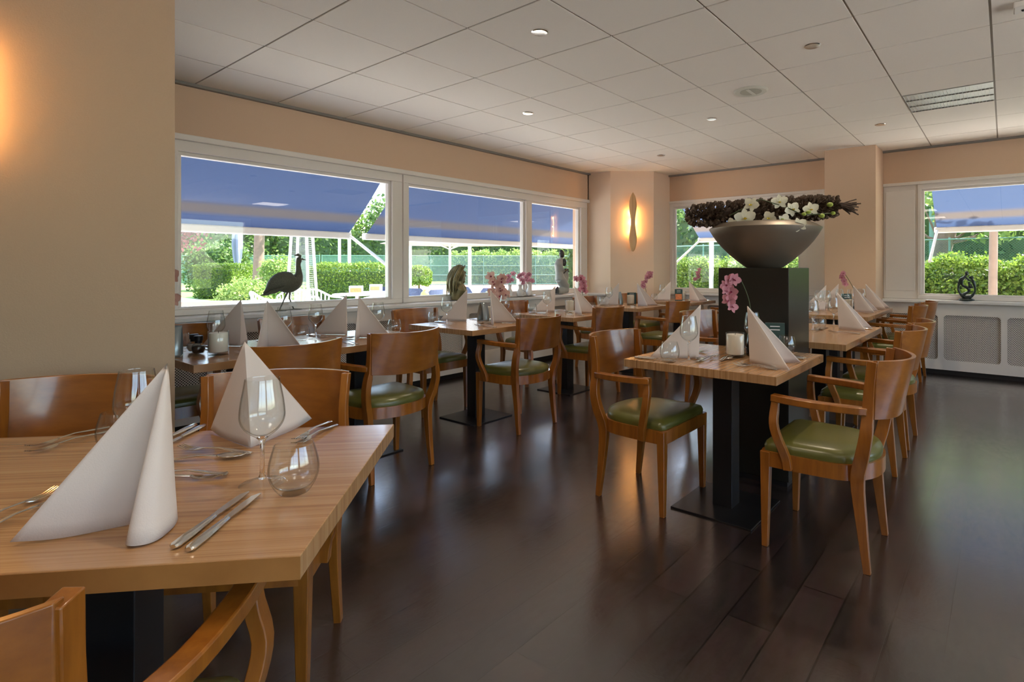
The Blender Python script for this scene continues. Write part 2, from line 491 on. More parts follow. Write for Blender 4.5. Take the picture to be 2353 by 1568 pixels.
class MB:
    def __init__(s):
        s.v = []; s.f = []; s.uv = None
    def add(s, verts, faces):
        o = len(s.v)
        s.v += [tuple(v) for v in verts]
        s.f += [tuple(i + o for i in f) for f in faces]
        return s
    def box(s, x0, x1, y0, y1, z0, z1):
        v = [(x0, y0, z0), (x1, y0, z0), (x1, y1, z0), (x0, y1, z0), (x0, y0, z1), (x1, y0, z1), (x1, y1, z1), (x0, y1, z1)]
        return s.add(v, [(0, 3, 2, 1), (4, 5, 6, 7), (0, 1, 5, 4), (1, 2, 6, 5), (2, 3, 7, 6), (3, 0, 4, 7)])
    def prism(s, poly, z0, z1):
        n = len(poly)
        v = [(x, y, z0) for x, y in poly] + [(x, y, z1) for x, y in poly]
        f = [tuple(range(n - 1, -1, -1)), tuple(range(n, 2 * n))]
        f += [(i, (i + 1) % n, n + (i + 1) % n, n + i) for i in range(n)]
        return s.add(v, f)
    def lathe(s, prof, n=24, cx=0, cy=0, close=True, cap=True):
        v = []; f = []
        for r, z in prof:
            for k in range(n):
                a = 2 * PI * k / n
                v.append((cx + r * math.cos(a), cy + r * math.sin(a), z))
        m = len(prof)
        for i in range(m - 1):
            for k in range(n):
                k2 = (k + 1) % n
                f.append((i * n + k, i * n + k2, (i + 1) * n + k2, (i + 1) * n + k))
        if cap:
            if prof[0][0] > 1e-6: f.append(tuple(range(n - 1, -1, -1)))
            if prof[-1][0] > 1e-6: f.append(tuple((m - 1) * n + k for k in range(n)))
        return s.add(v, f)
    def tube(s, pts, rad, n=8, cap=True, squash=1.0):
        """round tube through points; rad number or list"""
        pts = [Vector(p) for p in pts]
        m = len(pts)
        R = rad if isinstance(rad, (list, tuple)) else [rad] * m
        up = None; v = []; f = []
        for i, p in enumerate(pts):
            t = (pts[min(i + 1, m - 1)] - pts[max(i - 1, 0)]).normalized()
            if up is None:
                up = Vector((0, 0, 1)) if abs(t.z) < 0.9 else Vector((1, 0, 0))
            a = (up - t * up.dot(t))
            if a.length < 1e-5: a = t.orthogonal()
            a.normalize(); b = t.cross(a); up = a
            for k in range(n):
                ang = 2 * PI * k / n
                v.append(p + (a * math.cos(ang) + b * math.sin(ang) * squash) * R[i])
        for i in range(m - 1):
            for k in range(n):
                k2 = (k + 1) % n
                f.append((i * n + k, i * n + k2, (i + 1) * n + k2, (i + 1) * n + k))
        if cap:
            f.append(tuple(range(n - 1, -1, -1))); f.append(tuple((m - 1) * n + k for k in range(n)))
        return s.add(v, f)
    def bar(s, pts, wx, wy, xdir=(1, 0, 0)):
        """rectangular section swept through pts; wx along xdir, wy across (lists or numbers)"""
        pts = [Vector(p) for p in pts]; m = len(pts); xd = Vector(xdir)
        WX = wx if isinstance(wx, (list, tuple)) else [wx] * m
        WY = wy if isinstance(wy, (list, tuple)) else [wy] * m
        v = []; f = []
        for i, p in enumerate(pts):
            t = (pts[min(i + 1, m - 1)] - pts[max(i - 1, 0)]).normalized()
            a = (xd - t * xd.dot(t)).normalized(); b = t.cross(a)
            for sx, sy in ((-1, -1), (1, -1), (1, 1), (-1, 1)):
                v.append(p + a * sx * WX[i] / 2 + b * sy * WY[i] / 2)
        for i in range(m - 1):
            for k in range(4):
                k2 = (k + 1) % 4
                f.append((i * 4 + k, i * 4 + k2, (i + 1) * 4 + k2, (i + 1) * 4 + k))
        f.append((3, 2, 1, 0)); f.append(tuple((m - 1) * 4 + k for k in range(4)))
        return s.add(v, f)
    def ball(s, c, r, n=10, m=7, sc=(1, 1, 1), rot=None):
        v = []; f = []
        for i in range(m + 1):
            th = PI * i / m
            for k in range(n):
                ph = 2 * PI * k / n
                p = Vector((r * sc[0] * math.sin(th) * math.cos(ph), r * sc[1] * math.sin(th) * math.sin(ph), r * sc[2] * math.cos(th)))
                if rot: p = rot @ p
                v.append(p + Vector(c))
        for i in range(m):
            for k in range(n):
                k2 = (k + 1) % n
                f.append((i * n + k, (i + 1) * n + k, (i + 1) * n + k2, i * n + k2))
        return s.add(v, f)
    def build(s, name, mat, parent=None, smooth=False, bevel=0.0, solid=0.0, sub=0, angle=40, weld=False, bseg=2):
        me = bpy.data.meshes.new(name)
        me.from_pydata(s.v, [], s.f)
        me.validate()
        if weld:
            bm = bmesh.new(); bm.from_mesh(me)
            bmesh.ops.remove_doubles(bm, verts=bm.verts, dist=1e-5)
            bmesh.ops.recalc_face_normals(bm, faces=bm.faces)
            bm.to_mesh(me); bm.free()
        else:
            bm = bmesh.new(); bm.from_mesh(me)
            bmesh.ops.recalc_face_normals(bm, faces=bm.faces)
            bm.to_mesh(me); bm.free()
        me.materials.append(mat)
        if smooth:
            me.shade_smooth()
            if angle < 180: me.set_sharp_from_angle(angle=math.radians(angle))
        o = bpy.data.objects.new(name, me)
        COL.objects.link(o)
        if parent: o.parent = parent
        if solid:
            md = o.modifiers.new('solid', 'SOLIDIFY'); md.thickness = solid; md.offset = 0
        if bevel:
            md = o.modifiers.new('bevel', 'BEVEL'); md.width = bevel; md.segments = bseg; md.limit_method = 'ANGLE'
            md.angle_limit = math.radians(40)
        if sub:
            md = o.modifiers.new('sub', 'SUBSURF'); md.levels = sub; md.render_levels = sub
        return o

def tag(o, label, cat, group=None, kind=None):
    o['label'] = label
    o['category'] = cat
    if group: o['group'] = group
    if kind: o['kind'] = kind
    return o

def struct(o):
    o['kind'] = 'structure'
    return o

def empty(name, loc=(0, 0, 0), rz=0.0):
    o = bpy.data.objects.new(name, None)
    o.empty_display_size = 0.1
    COL.objects.link(o)
    o.location = loc
    o.rotation_euler = (0, 0, rz)
    return o

KIDS = {}
def kids(o):
    return [c for c in bpy.data.objects if c.parent == o]

def dup(root, loc, rz, label, group=None, cat=None):
    if root.name not in KIDS:
        KIDS[root.name] = [(c, kids(c)) for c in kids(root)]
    r = root.copy(); COL.objects.link(r)
    r.location = loc; r.rotation_euler = (0, 0, rz)
    r['label'] = label
    if group: r['group'] = group
    if cat: r['category'] = cat
    for c, gs in KIDS[root.name]:
        cc = c.copy(); COL.objects.link(cc); cc.parent = r
        for g in gs:
            gg = g.copy(); COL.objects.link(gg); gg.parent = cc
    return r

class Proto:
    """first placement moves the prototype itself, later ones copy it"""
    def __init__(s, maker):
        s.o = maker(); s.used = False
    def put(s, loc, rz, label, cat, group=None):
        if not s.used:
            s.used = True
            s.src = s.o
            KIDS[s.o.name] = [(c, kids(c)) for c in kids(s.o)]
            s.o.location = loc; s.o.rotation_euler = (0, 0, rz)
            tag(s.o, label, cat, group)
            return s.o
        r = dup(s.o, loc, rz, label, group, cat)
        if not group and 'group' in r: del r['group']
        return r

def spline(pts, n):
    """Catmull-Rom through points"""
    P = [Vector(p) for p in pts]
    P = [P[0] * 2 - P[1]] + P + [P[-1] * 2 - P[-2]]
    o = []
    for i in range(1, len(P) - 2):
        for k in range(n):
            t = k / n
            a, b, c, d = P[i - 1], P[i], P[i + 1], P[i + 2]
            o.append(0.5 * ((2 * b) + (c - a) * t + (2 * a - 5 * b + 4 * c - d) * t * t + (3 * b - a - 3 * c + d) * t ** 3))
    o.append(P[-2])
    return o

# ================================================================== THE SETTING
struct(MB().box(-5.2, 3.7, -5.2, 7.9, -0.08, 0.0).build('floor', M['floor']))

ceil = struct(MB().box(-5.2, 3.7, -5.2, 7.8, CEIL + 0.006, CEIL + 0.12).build('ceiling', M['grid']))
tb = MB()
GX0, GY0 = -8.1066 * 0.6, 2.5929 * 0.6
for j in range(0, 15):
    for i in range(-12, 11):
        x0 = GX0 + j * 0.6; y0 = GY0 + i * 0.6
        if (i, j) == (6, 7): continue
        tb.box(x0 + 0.006, x0 + 0.594, max(-5.1, y0 + 0.006), y0 + 0.594, CEIL, CEIL + 0.007)
tiles = tb.build('ceiling_tiles', M['tile'], ceil)

# left (window) wall
wl = MB()
wl.box(-5.15, -4.87, 0.2, 6.62, 2.17, CEIL + 0.01)
wl.box(-5.15, -4.87, -5.2, 1.40, 0.86, CEIL + 0.01)
wl.box(-5.15, -4.98, -5.2, 1.40, 0, 0.86)
wl.box(-5.15, -4.87, 6.58, 7.8, 0, CEIL + 0.01)
wl.box(-5.15, -4.98, 1.38, 6.6, 0, 0.86)
struct(wl.build('wall_left', M['peach']))
# corner pier with a diagonal face; stronger light is put into its colour
struct(MB().prism([(-4.87, 6.60), (-4.48, 6.60), (-4.0, 7.0), (-4.0, 7.48), (-4.87, 7.48)], 0, CEIL + 0.002).build('wall_corner', M['peachlit']))
# far wall
wf = MB()
wf.box(-4.9, 3.7, 7.48, 7.75, 2.17, CEIL + 0.01)
wf.box(-4.9, -4.03, 7.48, 7.75, 0, CEIL)
wf.box(-1.69, -1.155, 7.48, 7.75, 0, CEIL)
wf.box(-4.9, 3.7, 7.62, 7.75, 0, 0.86)
wf.box(1.9, 3.7, 7.48, 7.75, 0.86, CEIL)
struct(wf.build('wall_far', M['peach']))
struct(MB().box(-1.694, -1.151, 7.0, 7.48, 0, CEIL + 0.002).build('wall_column', M['peach'], bevel=0.004))
# diagonal partition in the left foreground
_E = Vector((-2.566, 0.757)); _a = Vector((0.7071, 0.7071)); _n = Vector((-0.7071, 0.7071))
_P = [_E, _E - _a * 3.2, _E - _a * 3.2 + _n * 0.3, _E - _a * 0.20 + _n * 0.3]
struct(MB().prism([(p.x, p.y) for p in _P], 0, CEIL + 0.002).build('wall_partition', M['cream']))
# rest of the room (behind and beside the viewer)
wr = MB()
wr.box(3.5, 3.7, -5.2, 7.8, 0, 0.7)
wr.box(3.5, 3.7, -5.2, 7.8, 2.3, CEIL + 0.01)
for y0, y1 in ((-5.2, -4.0), (0.2, 0.6), (5.4, 7.8)):
    wr.box(3.5, 3.7, y0, y1, 0.7, 2.3)
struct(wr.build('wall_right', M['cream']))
struct(MB().box(-5.15, 3.7, -5.2, -5.0, 0, CEIL + 0.01).build('wall_back', M['peach']))

# grey edge profiles under the ceiling
tr = MB()
tr.box(-4.872, -4.83, 0.2, 6.60, CEIL - 0.022, CEIL + 0.004)
tr.box(-4.0, -1.694, 7.44, 7.482, CEIL - 0.022, CEIL + 0.004)
tr.box(-1.151, 3.5, 7.44, 7.482, CEIL - 0.022, CEIL + 0.004)
struct(tr.build('trim_1', M['trimgrey'], bevel=0.002))

def win(name, along, pos, a0, a1, z0, z1, fw, depth, panes, inner=0.028, fb=0.045):
    """window: frame and mullions; along 'y' -> lies in plane x=pos, along 'x' -> plane y=pos.
    panes: list of (a0,a1) openings"""
    fr = MB()
    def bx(m, u0, u1, d0, d1, zz0, zz1):
        if along == 'y': m.box(pos + d0, pos + d1, u0, u1, zz0, zz1)
        else: m.box(u0, u1, pos - d1, pos - d0, zz0, zz1)
    d0, d1 = -0.02, depth
    bx(fr, a0, a1, d0, d1, z0, z0 + fb)
    bx(fr, a0, a1, d0, d1, z1 - fw, z1)
    edges = [a0] + [v for p in panes for v in p] + [a1]
    for k in range(0, len(edges), 2):
        if edges[k + 1] - edges[k] > 1e-4:
            bx(fr, edges[k], edges[k + 1], d0, d1, z0 + fb, z1 - fw)
    o = struct(fr.build(name, M['white'], bevel=0.004))
    # slimmer inner sashes set back from the frame face
    for p in panes:
        s = MB()
        bx(s, p[0], p[1], -0.01, depth - 0.03, z0 + fb, z0 + fb + 0.018)
        bx(s, p[0], p[1], -0.01, depth - 0.03, z1 - fw - inner, z1 - fw)
        bx(s, p[0], p[0] + inner, -0.01, depth - 0.03, z0 + fb + 0.018, z1 - fw - inner)
        bx(s, p[1] - inner, p[1], -0.01, depth - 0.03, z0 + fb + 0.018, z1 - fw - inner)
        s.build('sash', M['white'], o, bevel=0.003)
        g = MB()
        if along == 'y': g.add([(pos, p[0] + inner * .7, z0 + fb), (pos, p[1] - inner * .7, z0 + fb), (pos, p[1] - inner * .7, z1 - fw), (pos, p[0] + inner * .7, z1 - fw)], [(0, 1, 2, 3)])
        else: g.add([(p[0] + inner * .7, pos, z0 + fb), (p[1] - inner * .7, pos, z0 + fb), (p[1] - inner * .7, pos, z1 - fw), (p[0] + inner * .7, pos, z1 - fw)], [(0, 1, 2, 3)])
        g.build('glass', M['glass'], o)
    return o

win('window_1', 'y', -4.955, 1.38, 3.405, 0.84, 2.16, 0.085, 0.075, [(1.462, 3.29)])
win('window_2', 'y', -4.955, 3.42, 6.60, 0.84, 2.16, 0.085, 0.075, [(3.48, 5.262), (5.372, 6.43)])
win('window_3', 'x', 7.55, -4.0, -1.694, 0.84, 2.17, 0.06, 0.07, [(-3.95, -2.11)])
win('window_4', 'x', 7.55, -0.80, 1.9, 0.84, 2.17, 0.06, 0.07, [(-0.765, 1.6)])
win('window_5', 'y', 3.6, -4.0, 0.2, 0.7, 2.3, 0.06, -0.09, [(-3.9, -1.9), (-1.85, 0.1)])
win('window_6', 'y', 3.6, 0.6, 5.4, 0.7, 2.3, 0.06, -0.09, [(0.7, 3.0), (3.05, 5.3)])
# blind white panels beside the far windows, with a fine joint line
bp = MB()
bp.box(-1.151, -0.80, 7.50, 7.56, 0.84, 2.17)
bp.box(-1.13, -0.83, 7.492, 7.502, 0.93, 2.10)
bp.box(-2.03, -1.70, 7.475, 7.485, 0.93, 2.10)
struct(bp.build('trim_2', M['white'], bevel=0.003))
# head mouldings over the windows
hm = MB()
hm.box(-4.90, -4.845, 0.3, 6.60, 2.155, 2.20)
hm.box(-4.0, -1.694, 7.455, 7.50, 2.16, 2.195)
hm.box(-1.151, 3.5, 7.455, 7.50, 2.16, 2.195)
struct(hm.build('trim_3', M['white'], bevel=0.006))
# continuous sill
sl = MB()
sl.box(-4.97, -4.675, 0.2, 6.33, 0.80, 0.838)
sl.prism([(-4.97, 6.33), (-4.675, 6.33), (-4.40, 6.585), (-4.49, 6.60), (-4.97, 6.60)], 0.80, 0.838)
sl.box(-4.0, -1.694, 7.385, 7.56, 0.80, 0.838)
sl.box(-1.151, 3.5, 7.385, 7.56, 0.80, 0.838)
struct(sl.build('trim_4', M['sill'], bevel=0.008))

def rrect(x0, x1, z0, z1, r, n=5):
    P = []
    for cx, cz, a0 in ((x1 - r, z1 - r, 0), (x0 + r, z1 - r, 90), (x0 + r, z0 + r, 180), (x1 - r, z0 + r, 270)):
        for k in range(n + 1):
            a = math.radians(a0 + 90 * k / n)
            P.append((cx + r * math.cos(a), cz + r * math.sin(a)))
    return P

def cover(name, loc, rz, length, holes, hz0, hz1, label, zb=0.055, zt=0.80, depth=0.16):
    """radiator cover: local x along the wall, face at local y=0 looking to -y"""
    root = tag(empty(name, loc, rz), label, 'radiator cover')
    m = MB()
    cuts = [0.0]
    for k in range(len(holes) - 1): cuts.append((holes[k][1] + holes[k + 1][0]) / 2)
    cuts.append(length)
    for k, (h0, h1) in enumerate(holes):
        c0, c1 = cuts[k], cuts[k + 1]
        inn = rrect(h0, h1, hz0, hz1, 0.035)
        cxm, czm = (h0 + h1) / 2, (hz0 + hz1) / 2
        outp = []
        nn = len(inn)
        for i, (x, z) in enumerate(inn):
            q = i // (nn // 4); j = i % (nn // 4); last = nn // 4 - 1
            # map each hole point onto the cell rectangle
            cor = [(c1, zt), (c0, zt), (c0, zb), (c1, zb)][q]
            if j == 0: outp.append((cor[0], z) if q in (0, 2) else (x, cor[1]))
            elif j == last: outp.append((x, cor[1]) if q in (0, 2) else (cor[0], z))
            elif j < last / 2: outp.append((cor[0], z) if q in (0, 2) else (x, cor[1]))
            elif j > last / 2: outp.append((x, cor[1]) if q in (0, 2) else (cor[0], z))
            else: outp.append(cor)
        # make sure corners exist
        o = len(m.v)
        for (x, z) in inn: m.v.append((x, 0, z))
        for (x, z) in outp: m.v.append((x, 0, z))
        for q, cor in enumerate([(c1, zt), (c0, zt), (c0, zb), (c1, zb)]): m.v.append((cor[0], 0, cor[1]))
        nq = nn // 4
        for i in range(nn):
            i2 = (i + 1) % nn
            m.f.append((o + i, o + i2, o + nn + i2, o + nn + i))
            q = i // nq
            if i % nq == nq // 2 - (0 if nq % 2 else 1) :
                # the step that jumps from one side of the corner to the other gets the corner triangle
                m.f.append((o + nn + i, o + nn + i2, o + 2 * nn + q))
    m.build('front_panel', M['white'], root, solid=0.018)
    g = MB(); b = MB()
    for h0, h1 in holes:
        g.add([(h0 - 0.02, 0.014, hz0 - 0.02), (h1 + 0.02, 0.014, hz0 - 0.02), (h1 + 0.02, 0.014, hz1 + 0.02), (h0 - 0.02, 0.014, hz1 + 0.02)], [(0, 1, 2, 3)])
    g.build('grille', M['grille'], root)
    b.box(0, length, depth - 0.01, depth, 0.0, zt)
    b.box(0, length, 0.03, depth, 0.0, 0.05)
    b.build('recess_back', M['recess'], root)
    return root

hl = []
for s, e in ((0.47, 0.97), (1.09, 1.594), (1.696, 2.195), (2.305, 2.803), (2.917, 3.42), (3.52, 4.06), (4.15, 4.70), (4.82, 5.34), (5.45, 5.97)):
    hl.append((s - 0.2, e - 0.2))
cover('radiator_cover', (-4.72, 0.2, 0), PI / 2, 6.2, hl, 0.25, 0.69, 'long white radiator cover with lattice grilles under the left window wall', depth=0.24)
# local x runs along +y here; the face must look to +x, so the cover is turned by 90 degrees
cover('radiator_cover', (-1.151, 7.45, 0), 0, 4.6, [(-1.112 + 1.151 + 0.565 * k, -0.601 + 1.151 + 0.565 * k) for k in range(8)], 0.165, 0.668,
      'white radiator cover with lattice grilles on the far wall right of the beige column')
cover('radiator_cover', (-4.0, 7.45, 0), 0, 2.306, [(0.06 + 0.565 * k, 0.57 + 0.565 * k) for k in range(4)], 0.165, 0.668,
      'white radiator cover with lattice grilles on the far wall behind the black plinth')
struct(MB().prism([(-4.72, 6.33), (-4.45, 6.58), (-4.47, 6.6), (-4.9, 6.6), (-4.9, 6.33)], 0.05, 0.80).build('trim_5', M['white']))

# ------------------------------------------------------------------ ceiling fittings
def make_downlight():
    r = empty('downlight')
    MB().lathe([(0.028, -0.004), (0.045, -0.006), (0.05, -0.002), (0.05, 0.002), (0.03, 0.002)], 24).build('ring', M['chrome'], r, smooth=True)
    MB().lathe([(0.0, -0.0025), (0.028, -0.003)], 20, cap=False).build('lamp', M['spot'], r)
    return r
DL = Proto(make_downlight)
for k, (x, y, t) in enumerate([(-2.167, 2.452, 'recessed round spotlight nearest the viewer over the left half of the ceiling'),
                     (-0.951, 3.641, 'recessed round spotlight in the ceiling in front of the round speaker'),
                     (-3.383, 3.67, 'recessed round spotlight over the first window table row'),
                     (-2.16, 4.853, 'recessed round spotlight left of the round ceiling speaker'),
                     (-0.954, 6.043, 'recessed round spotlight in front of the beige column'),
                     (-3.355, 6.05, 'farthest recessed round spotlight near the corner with the glowing wall lamp')]):
    DL.put((x, y, CEIL), 0, t, 'spotlight', 'recessed ceiling spotlights')
    ld = bpy.data.lights.new('spotlight_beam', 'SPOT')
    ld.energy = 16; ld.color = (1, 0.82, 0.6); ld.spot_size = math.radians(100); ld.spot_blend = 0.8; ld.shadow_soft_size = 0.03
    lo = bpy.data.objects.new('spotlight_beam', ld); COL.objects.link(lo); lo.location = (x, y, CEIL - 0.02)
for x, y, lab in ((-0.95, 1.2, 'recessed round spotlight above the viewer'), (0.3, 2.45, 'recessed round spotlight over the right aisle, first from the viewer'), (0.3, 4.8, 'recessed round spotlight over the right aisle, second from the viewer')):
    DL.put((x, y, CEIL), 0, lab, 'spotlight', 'recessed ceiling spotlights')
    ld = bpy.data.lights.new('spotlight_beam', 'SPOT')
    ld.energy = 16; ld.color = (1, 0.82, 0.6); ld.spot_size = math.radians(100); ld.spot_blend = 0.8; ld.shadow_soft_size = 0.03
    lo = bpy.data.objects.new('spotlight_beam', ld); COL.objects.link(lo); lo.location = (x, y, CEIL - 0.02)

sp = tag(empty('ceiling_speaker', (-1.577, 4.277, CEIL)), 'round cream ceiling speaker with a bar across its grille', 'speaker')
MB().lathe([(0.0, -0.006), (0.085, -0.008), (0.118, -0.012), (0.13, -0.004), (0.13, 0.002)], 40, cap=False).build('rim', M['speaker'], sp, smooth=True)
MB().lathe([(0.0, -0.0105), (0.082, -0.0105), (0.082, -0.006)], 32, cap=False).build('grille', simple('speaker mesh', srgb(176, 174, 158), 0.7, var=0.2, scale=400), sp)
MB().box(-0.012, 0.012, -0.08, 0.08, -0.014, -0.008).build('crossbar', M['speaker'], sp, bevel=0.002)

lv = tag(empty('louvre_light', (GX0 + 7.5 * 0.6, GY0 + 6.5 * 0.6, CEIL)), 'square recessed luminaire with an aluminium louvre, switched off', 'ceiling light')
MB().box(-0.294, 0.294, -0.294, 0.294, 0.004, 0.007).build('reflector', M['louvre'], lv)
lb = MB()
for k in range(25):
    x = -0.29 + k * 0.58 / 24
    lb.box(x - 0.0012, x + 0.0012, -0.29, 0.29, -0.004, 0.006)
for y in (-0.292, -0.1, 0.1, 0.292):
    lb.box(-0.294, 0.294, y - 0.002, y + 0.002, -0.004, 0.006)
lb.build('louvre', M['louvre'], lv)

# fill luminaires added outside the frame to brighten the room
def make_fill_panel():
    r = empty('added_fill_light')
    MB().box(-0.30, 0.30, -0.30, 0.30, -0.012, 0.0).build('frame', M['white'], r, bevel=0.003)
    MB().box(-0.27, 0.27, -0.27, 0.27, -0.016, -0.010).build('diffuser', M['fill_panel'], r)
    return r
PN = Proto(make_fill_panel)
for i, (x, y) in enumerate([(GX0 + 5.5 * 0.6, GY0 - 3.5 * 0.6), (GX0 + 9.5 * 0.6, GY0 - 3.5 * 0.6), (GX0 + 10.5 * 0.6, GY0 + 2.5 * 0.6), (GX0 + 12.5 * 0.6, GY0 + 6.5 * 0.6), (GX0 + 5.5 * 0.6, GY0 - 7.5 * 0.6), (GX0 + 10.5 * 0.6, GY0 - 7.5 * 0.6)]):
    PN.put((x, y, CEIL), 0, 'added square fill luminaire on the ceiling behind the viewer, ' + ['left of the front row', 'right of the front row', 'beside the right aisle', 'at the far right', 'left of the back row', 'right of the back row'][i], 'ceiling light', 'added fill luminaires behind the viewer')

det = tag(empty('smoke_detector', (0.075, 3.73, CEIL)), 'small white detector box at the top right edge of the ceiling', 'smoke detector')
MB().box(-0.04, 0.04, -0.05, 0.05, -0.035, 0.0).build('housing', M['white'], det, bevel=0.006)
MB().ball((0, 0, -0.036), 0.008, 8, 6).build('sensor', M['black'], det)

# wooden wall lamps
def make_sconce():
    r = empty('wall_lamp')
    prof = [(0.004, -0.42), (0.022, -0.405), (0.040, -0.36), (0.054, -0.28), (0.056, -0.22), (0.046, -0.14), (0.034, -0.06), (0.031, 0.0),
            (0.034, 0.06), (0.046, 0.14), (0.054, 0.21), (0.054, 0.26), (0.044, 0.33), (0.028, 0.38), (0.004, 0.42)]
    m = MB(); n = 20
    pr = [(p.x, p.y) for p in spline([(a, b, 0) for a, b in prof], 3)]
    m.lathe([(max(a, 0.002), b) for a, b in pr], n)
    m.v = [(x, y * 0.32 - 0.085, z) for x, y, z in m.v]
    m.build('wooden_shade', M['sconce'], r, smooth=True)
    MB().box(-0.02, 0.02, -0.07, 0.0, -0.17, 0.17).build('bracket', M['white'], r, bevel=0.004)
    g = MB()
    g.tube([(-0.024, -0.04, -0.16), (-0.024, -0.04, 0.16)], 0.004, 6)
    g.tube([(0.024, -0.04, -0.16), (0.024, -0.04, 0.16)], 0.004, 6)
    g.build('lamp_tube', M['warmlamp'], r)
    return r
SCN = Proto(make_sconce)
ang45 = math.atan2(0.4, 0.48)
def sconce(x, y, rz, label):
    o = SCN.put((x, y, 1.85), rz, label, 'wall lamp')
    for s in (-1, 1):
        for zz in (-0.14, 0.0, 0.14):
            ld = bpy.data.lights.new('wall_lamp_bulb', 'POINT')
            ld.energy = 0.4; ld.color = (1, 0.50, 0.14); ld.shadow_soft_size = 0.008
            lo = bpy.data.objects.new('wall_lamp_bulb', ld); COL.objects.link(lo)
            c, sn = math.cos(rz), math.sin(rz)
            lx, ly = s * 0.036, -0.05
            lo.location = (x + c * lx - sn * ly, y + sn * lx + c * ly, 1.85 + zz)
    return o
# lamp local -y looks into the room
sconce(-4.24, 6.80, ang45, 'wavy striped wood wall lamp glowing amber on the corner pier between the windows')
pc = _a * -2.02 + _n * 2.35
sconce(pc.x, pc.y, PI / 4, 'wavy wood wall lamp just outside the left edge, glowing on the cream partition')

# ================================================================== FURNITURE
def make_chair():
    r = empty('armchair')
    Wd = M['chairwood']
    # seat rail (D shaped ring)
    def outline(k=1.0, inset=0.0):
        P = []
        P += [(-0.215, 0.205), (0.215, 0.205)]
        P += [(0.236, 0.195), (0.240, 0.17)]
        P += [(0.238, 0.05), (0.232, -0.04)]
        for i in range(1, 16):
            a = math.pi * i / 16
            P.append((0.230 * math.cos(a), -0.05 - 0.185 * math.sin(a) ** 0.85))
        P += [(-0.232, -0.04), (-0.238, 0.05), (-0.240, 0.17), (-0.236, 0.195)]
        P = [(x * (1 - inset / 0.24), y * (1 - inset / 0.22)) for x, y in P]
        return P
    o = outline(); i_ = outline(inset=0.028); n = len(o)
    m = MB()
    v = [(x, y, 0.350) for x, y in o] + [(x, y, 0.414) for x, y in o] + [(x, y, 0.350) for x, y in i_] + [(x, y, 0.414) for x, y in i_]
    f = []
    for k in range(n):
        k2 = (k + 1) % n
        f += [(k, k2, n + k2, n + k), (2 * n + k2, 2 * n + k, 3 * n + k, 3 * n + k2), (n + k, n + k2, 3 * n + k2, 3 * n + k), (k2, k, 2 * n + k, 2 * n + k2)]
    m.add(v, f)
    m.build('seat_frame', Wd, r, smooth=True, angle=35)
    # cushion
    m = MB(); rings = []
    for ins, z in ((0.016, 0.398), (0.010, 0.414), (0.008, 0.432), (0.016, 0.450), (0.045, 0.462), (0.11, 0.470), (0.18, 0.473)):
        rings.append([(x, y + 0.0, z) for x, y in outline(inset=ins)])
    for rg in rings: m.v += rg
    for q in range(len(rings) - 1):
        for k in range(n):
            k2 = (k + 1) % n
            m.f.append((q * n + k, q * n + k2, (q + 1) * n + k2, (q + 1) * n + k))
    m.f.append(tuple((len(rings) - 1) * n + k for k in range(n)))
    m.f.append(tuple(range(n - 1, -1, -1)))
    m.build('seat_cushion', M['green'], r, smooth=True, angle=60)
    for s in (-1, 1):
        MB().bar([(s * 0.222, 0.188, 0.0), (s * 0.222, 0.186, 0.2), (s * 0.222, 0.184, 0.412)], [0.026, 0.034, 0.042], [0.026, 0.034, 0.042]).build('front_leg', Wd, r, bevel=0.003)
        pts = spline([(s * .202, -.205, 0), (s * .198, -.183, .2), (s * .202, -.170, .36), (s * .226, -.190, .46), (s * .234, -.205, .54), (s * .222, -.210, .62), (s * .216, -.214, .72), (s * .222, -.226, .838)], 3)
        L = len(pts)
        wx = []; wy = []
        for p in pts:
            z = p.z
            wx.append(0.024 + 0.008 * min(1, z / 0.36) - (0.008 if z > 0.6 else 0))
            wy.append(0.026 + 0.024 * min(1, z / 0.36) - 0.014 * max(0, min(1, (z - 0.45) / 0.3)))
        MB().bar(pts, wx, wy).build('rear_leg', Wd, r, smooth=True, angle=50, bevel=0.002)
        pts = spline([(s * .247, .085, .356), (s * .254, .092, .41), (s * .278, .118, .49), (s * .284, .132, .55), (s * .270, .132, .61), (s * .266, .128, .655)], 3)
        MB().bar(pts, 0.026, [0.034] * (len(pts) - 4) + [0.032, 0.030, 0.030, 0.032]).build('arm_post', Wd, r, smooth=True, angle=50, bevel=0.002)
        pts = spline([(s * .266, .145, .655), (s * .272, .06, .651), (s * .266, -.06, .647), (s * .240, -.16, .643), (s * .222, -.205, .640)], 4)
        MB().bar(pts, [0.040] * (len(pts) - 5) + [0.038, 0.036, 0.034, 0.031, 0.028], 0.030, (1, 0, 0)).build('armrest', Wd, r, smooth=True, angle=50, bevel=0.004)
    # curved plywood back
    m = MB(); NU, NV = 18, 5
    V = []
    for side in (0, 1):
        for q in range(NV + 1):
            t = q / NV
            for k in range(NU + 1):
                u = -1 + 2 * k / NU
                sag = 0.062 + 0.038 * t
                half = 0.222 + 0.006 * t
                z0 = 0.612 - 0.012 * (1 - u * u); z1 = 0.842 - 0.004 * (1 - u * u)
                th = 0.008 * (1 if side else -1)
                V.append((u * half, -0.222 - 0.012 * t - sag * (1 - abs(u) ** 2.1) - th - (0.004), z0 + (z1 - z0) * t))
    S = (NU + 1) * (NV + 1)
    F = []
    W_ = NU + 1
    for q in range(NV):
        for k in range(NU):
            a = q * W_ + k
            F.append((a, a + 1, a + 1 + W_, a + W_)); F.append((S + a + 1, S + a, S + a + W_, S + a + 1 + W_))
    for k in range(NU):
        F.append((k + 1, k, S + k, S + k + 1)); b = NV * W_ + k; F.append((b, b + 1, S + b + 1, S + b))
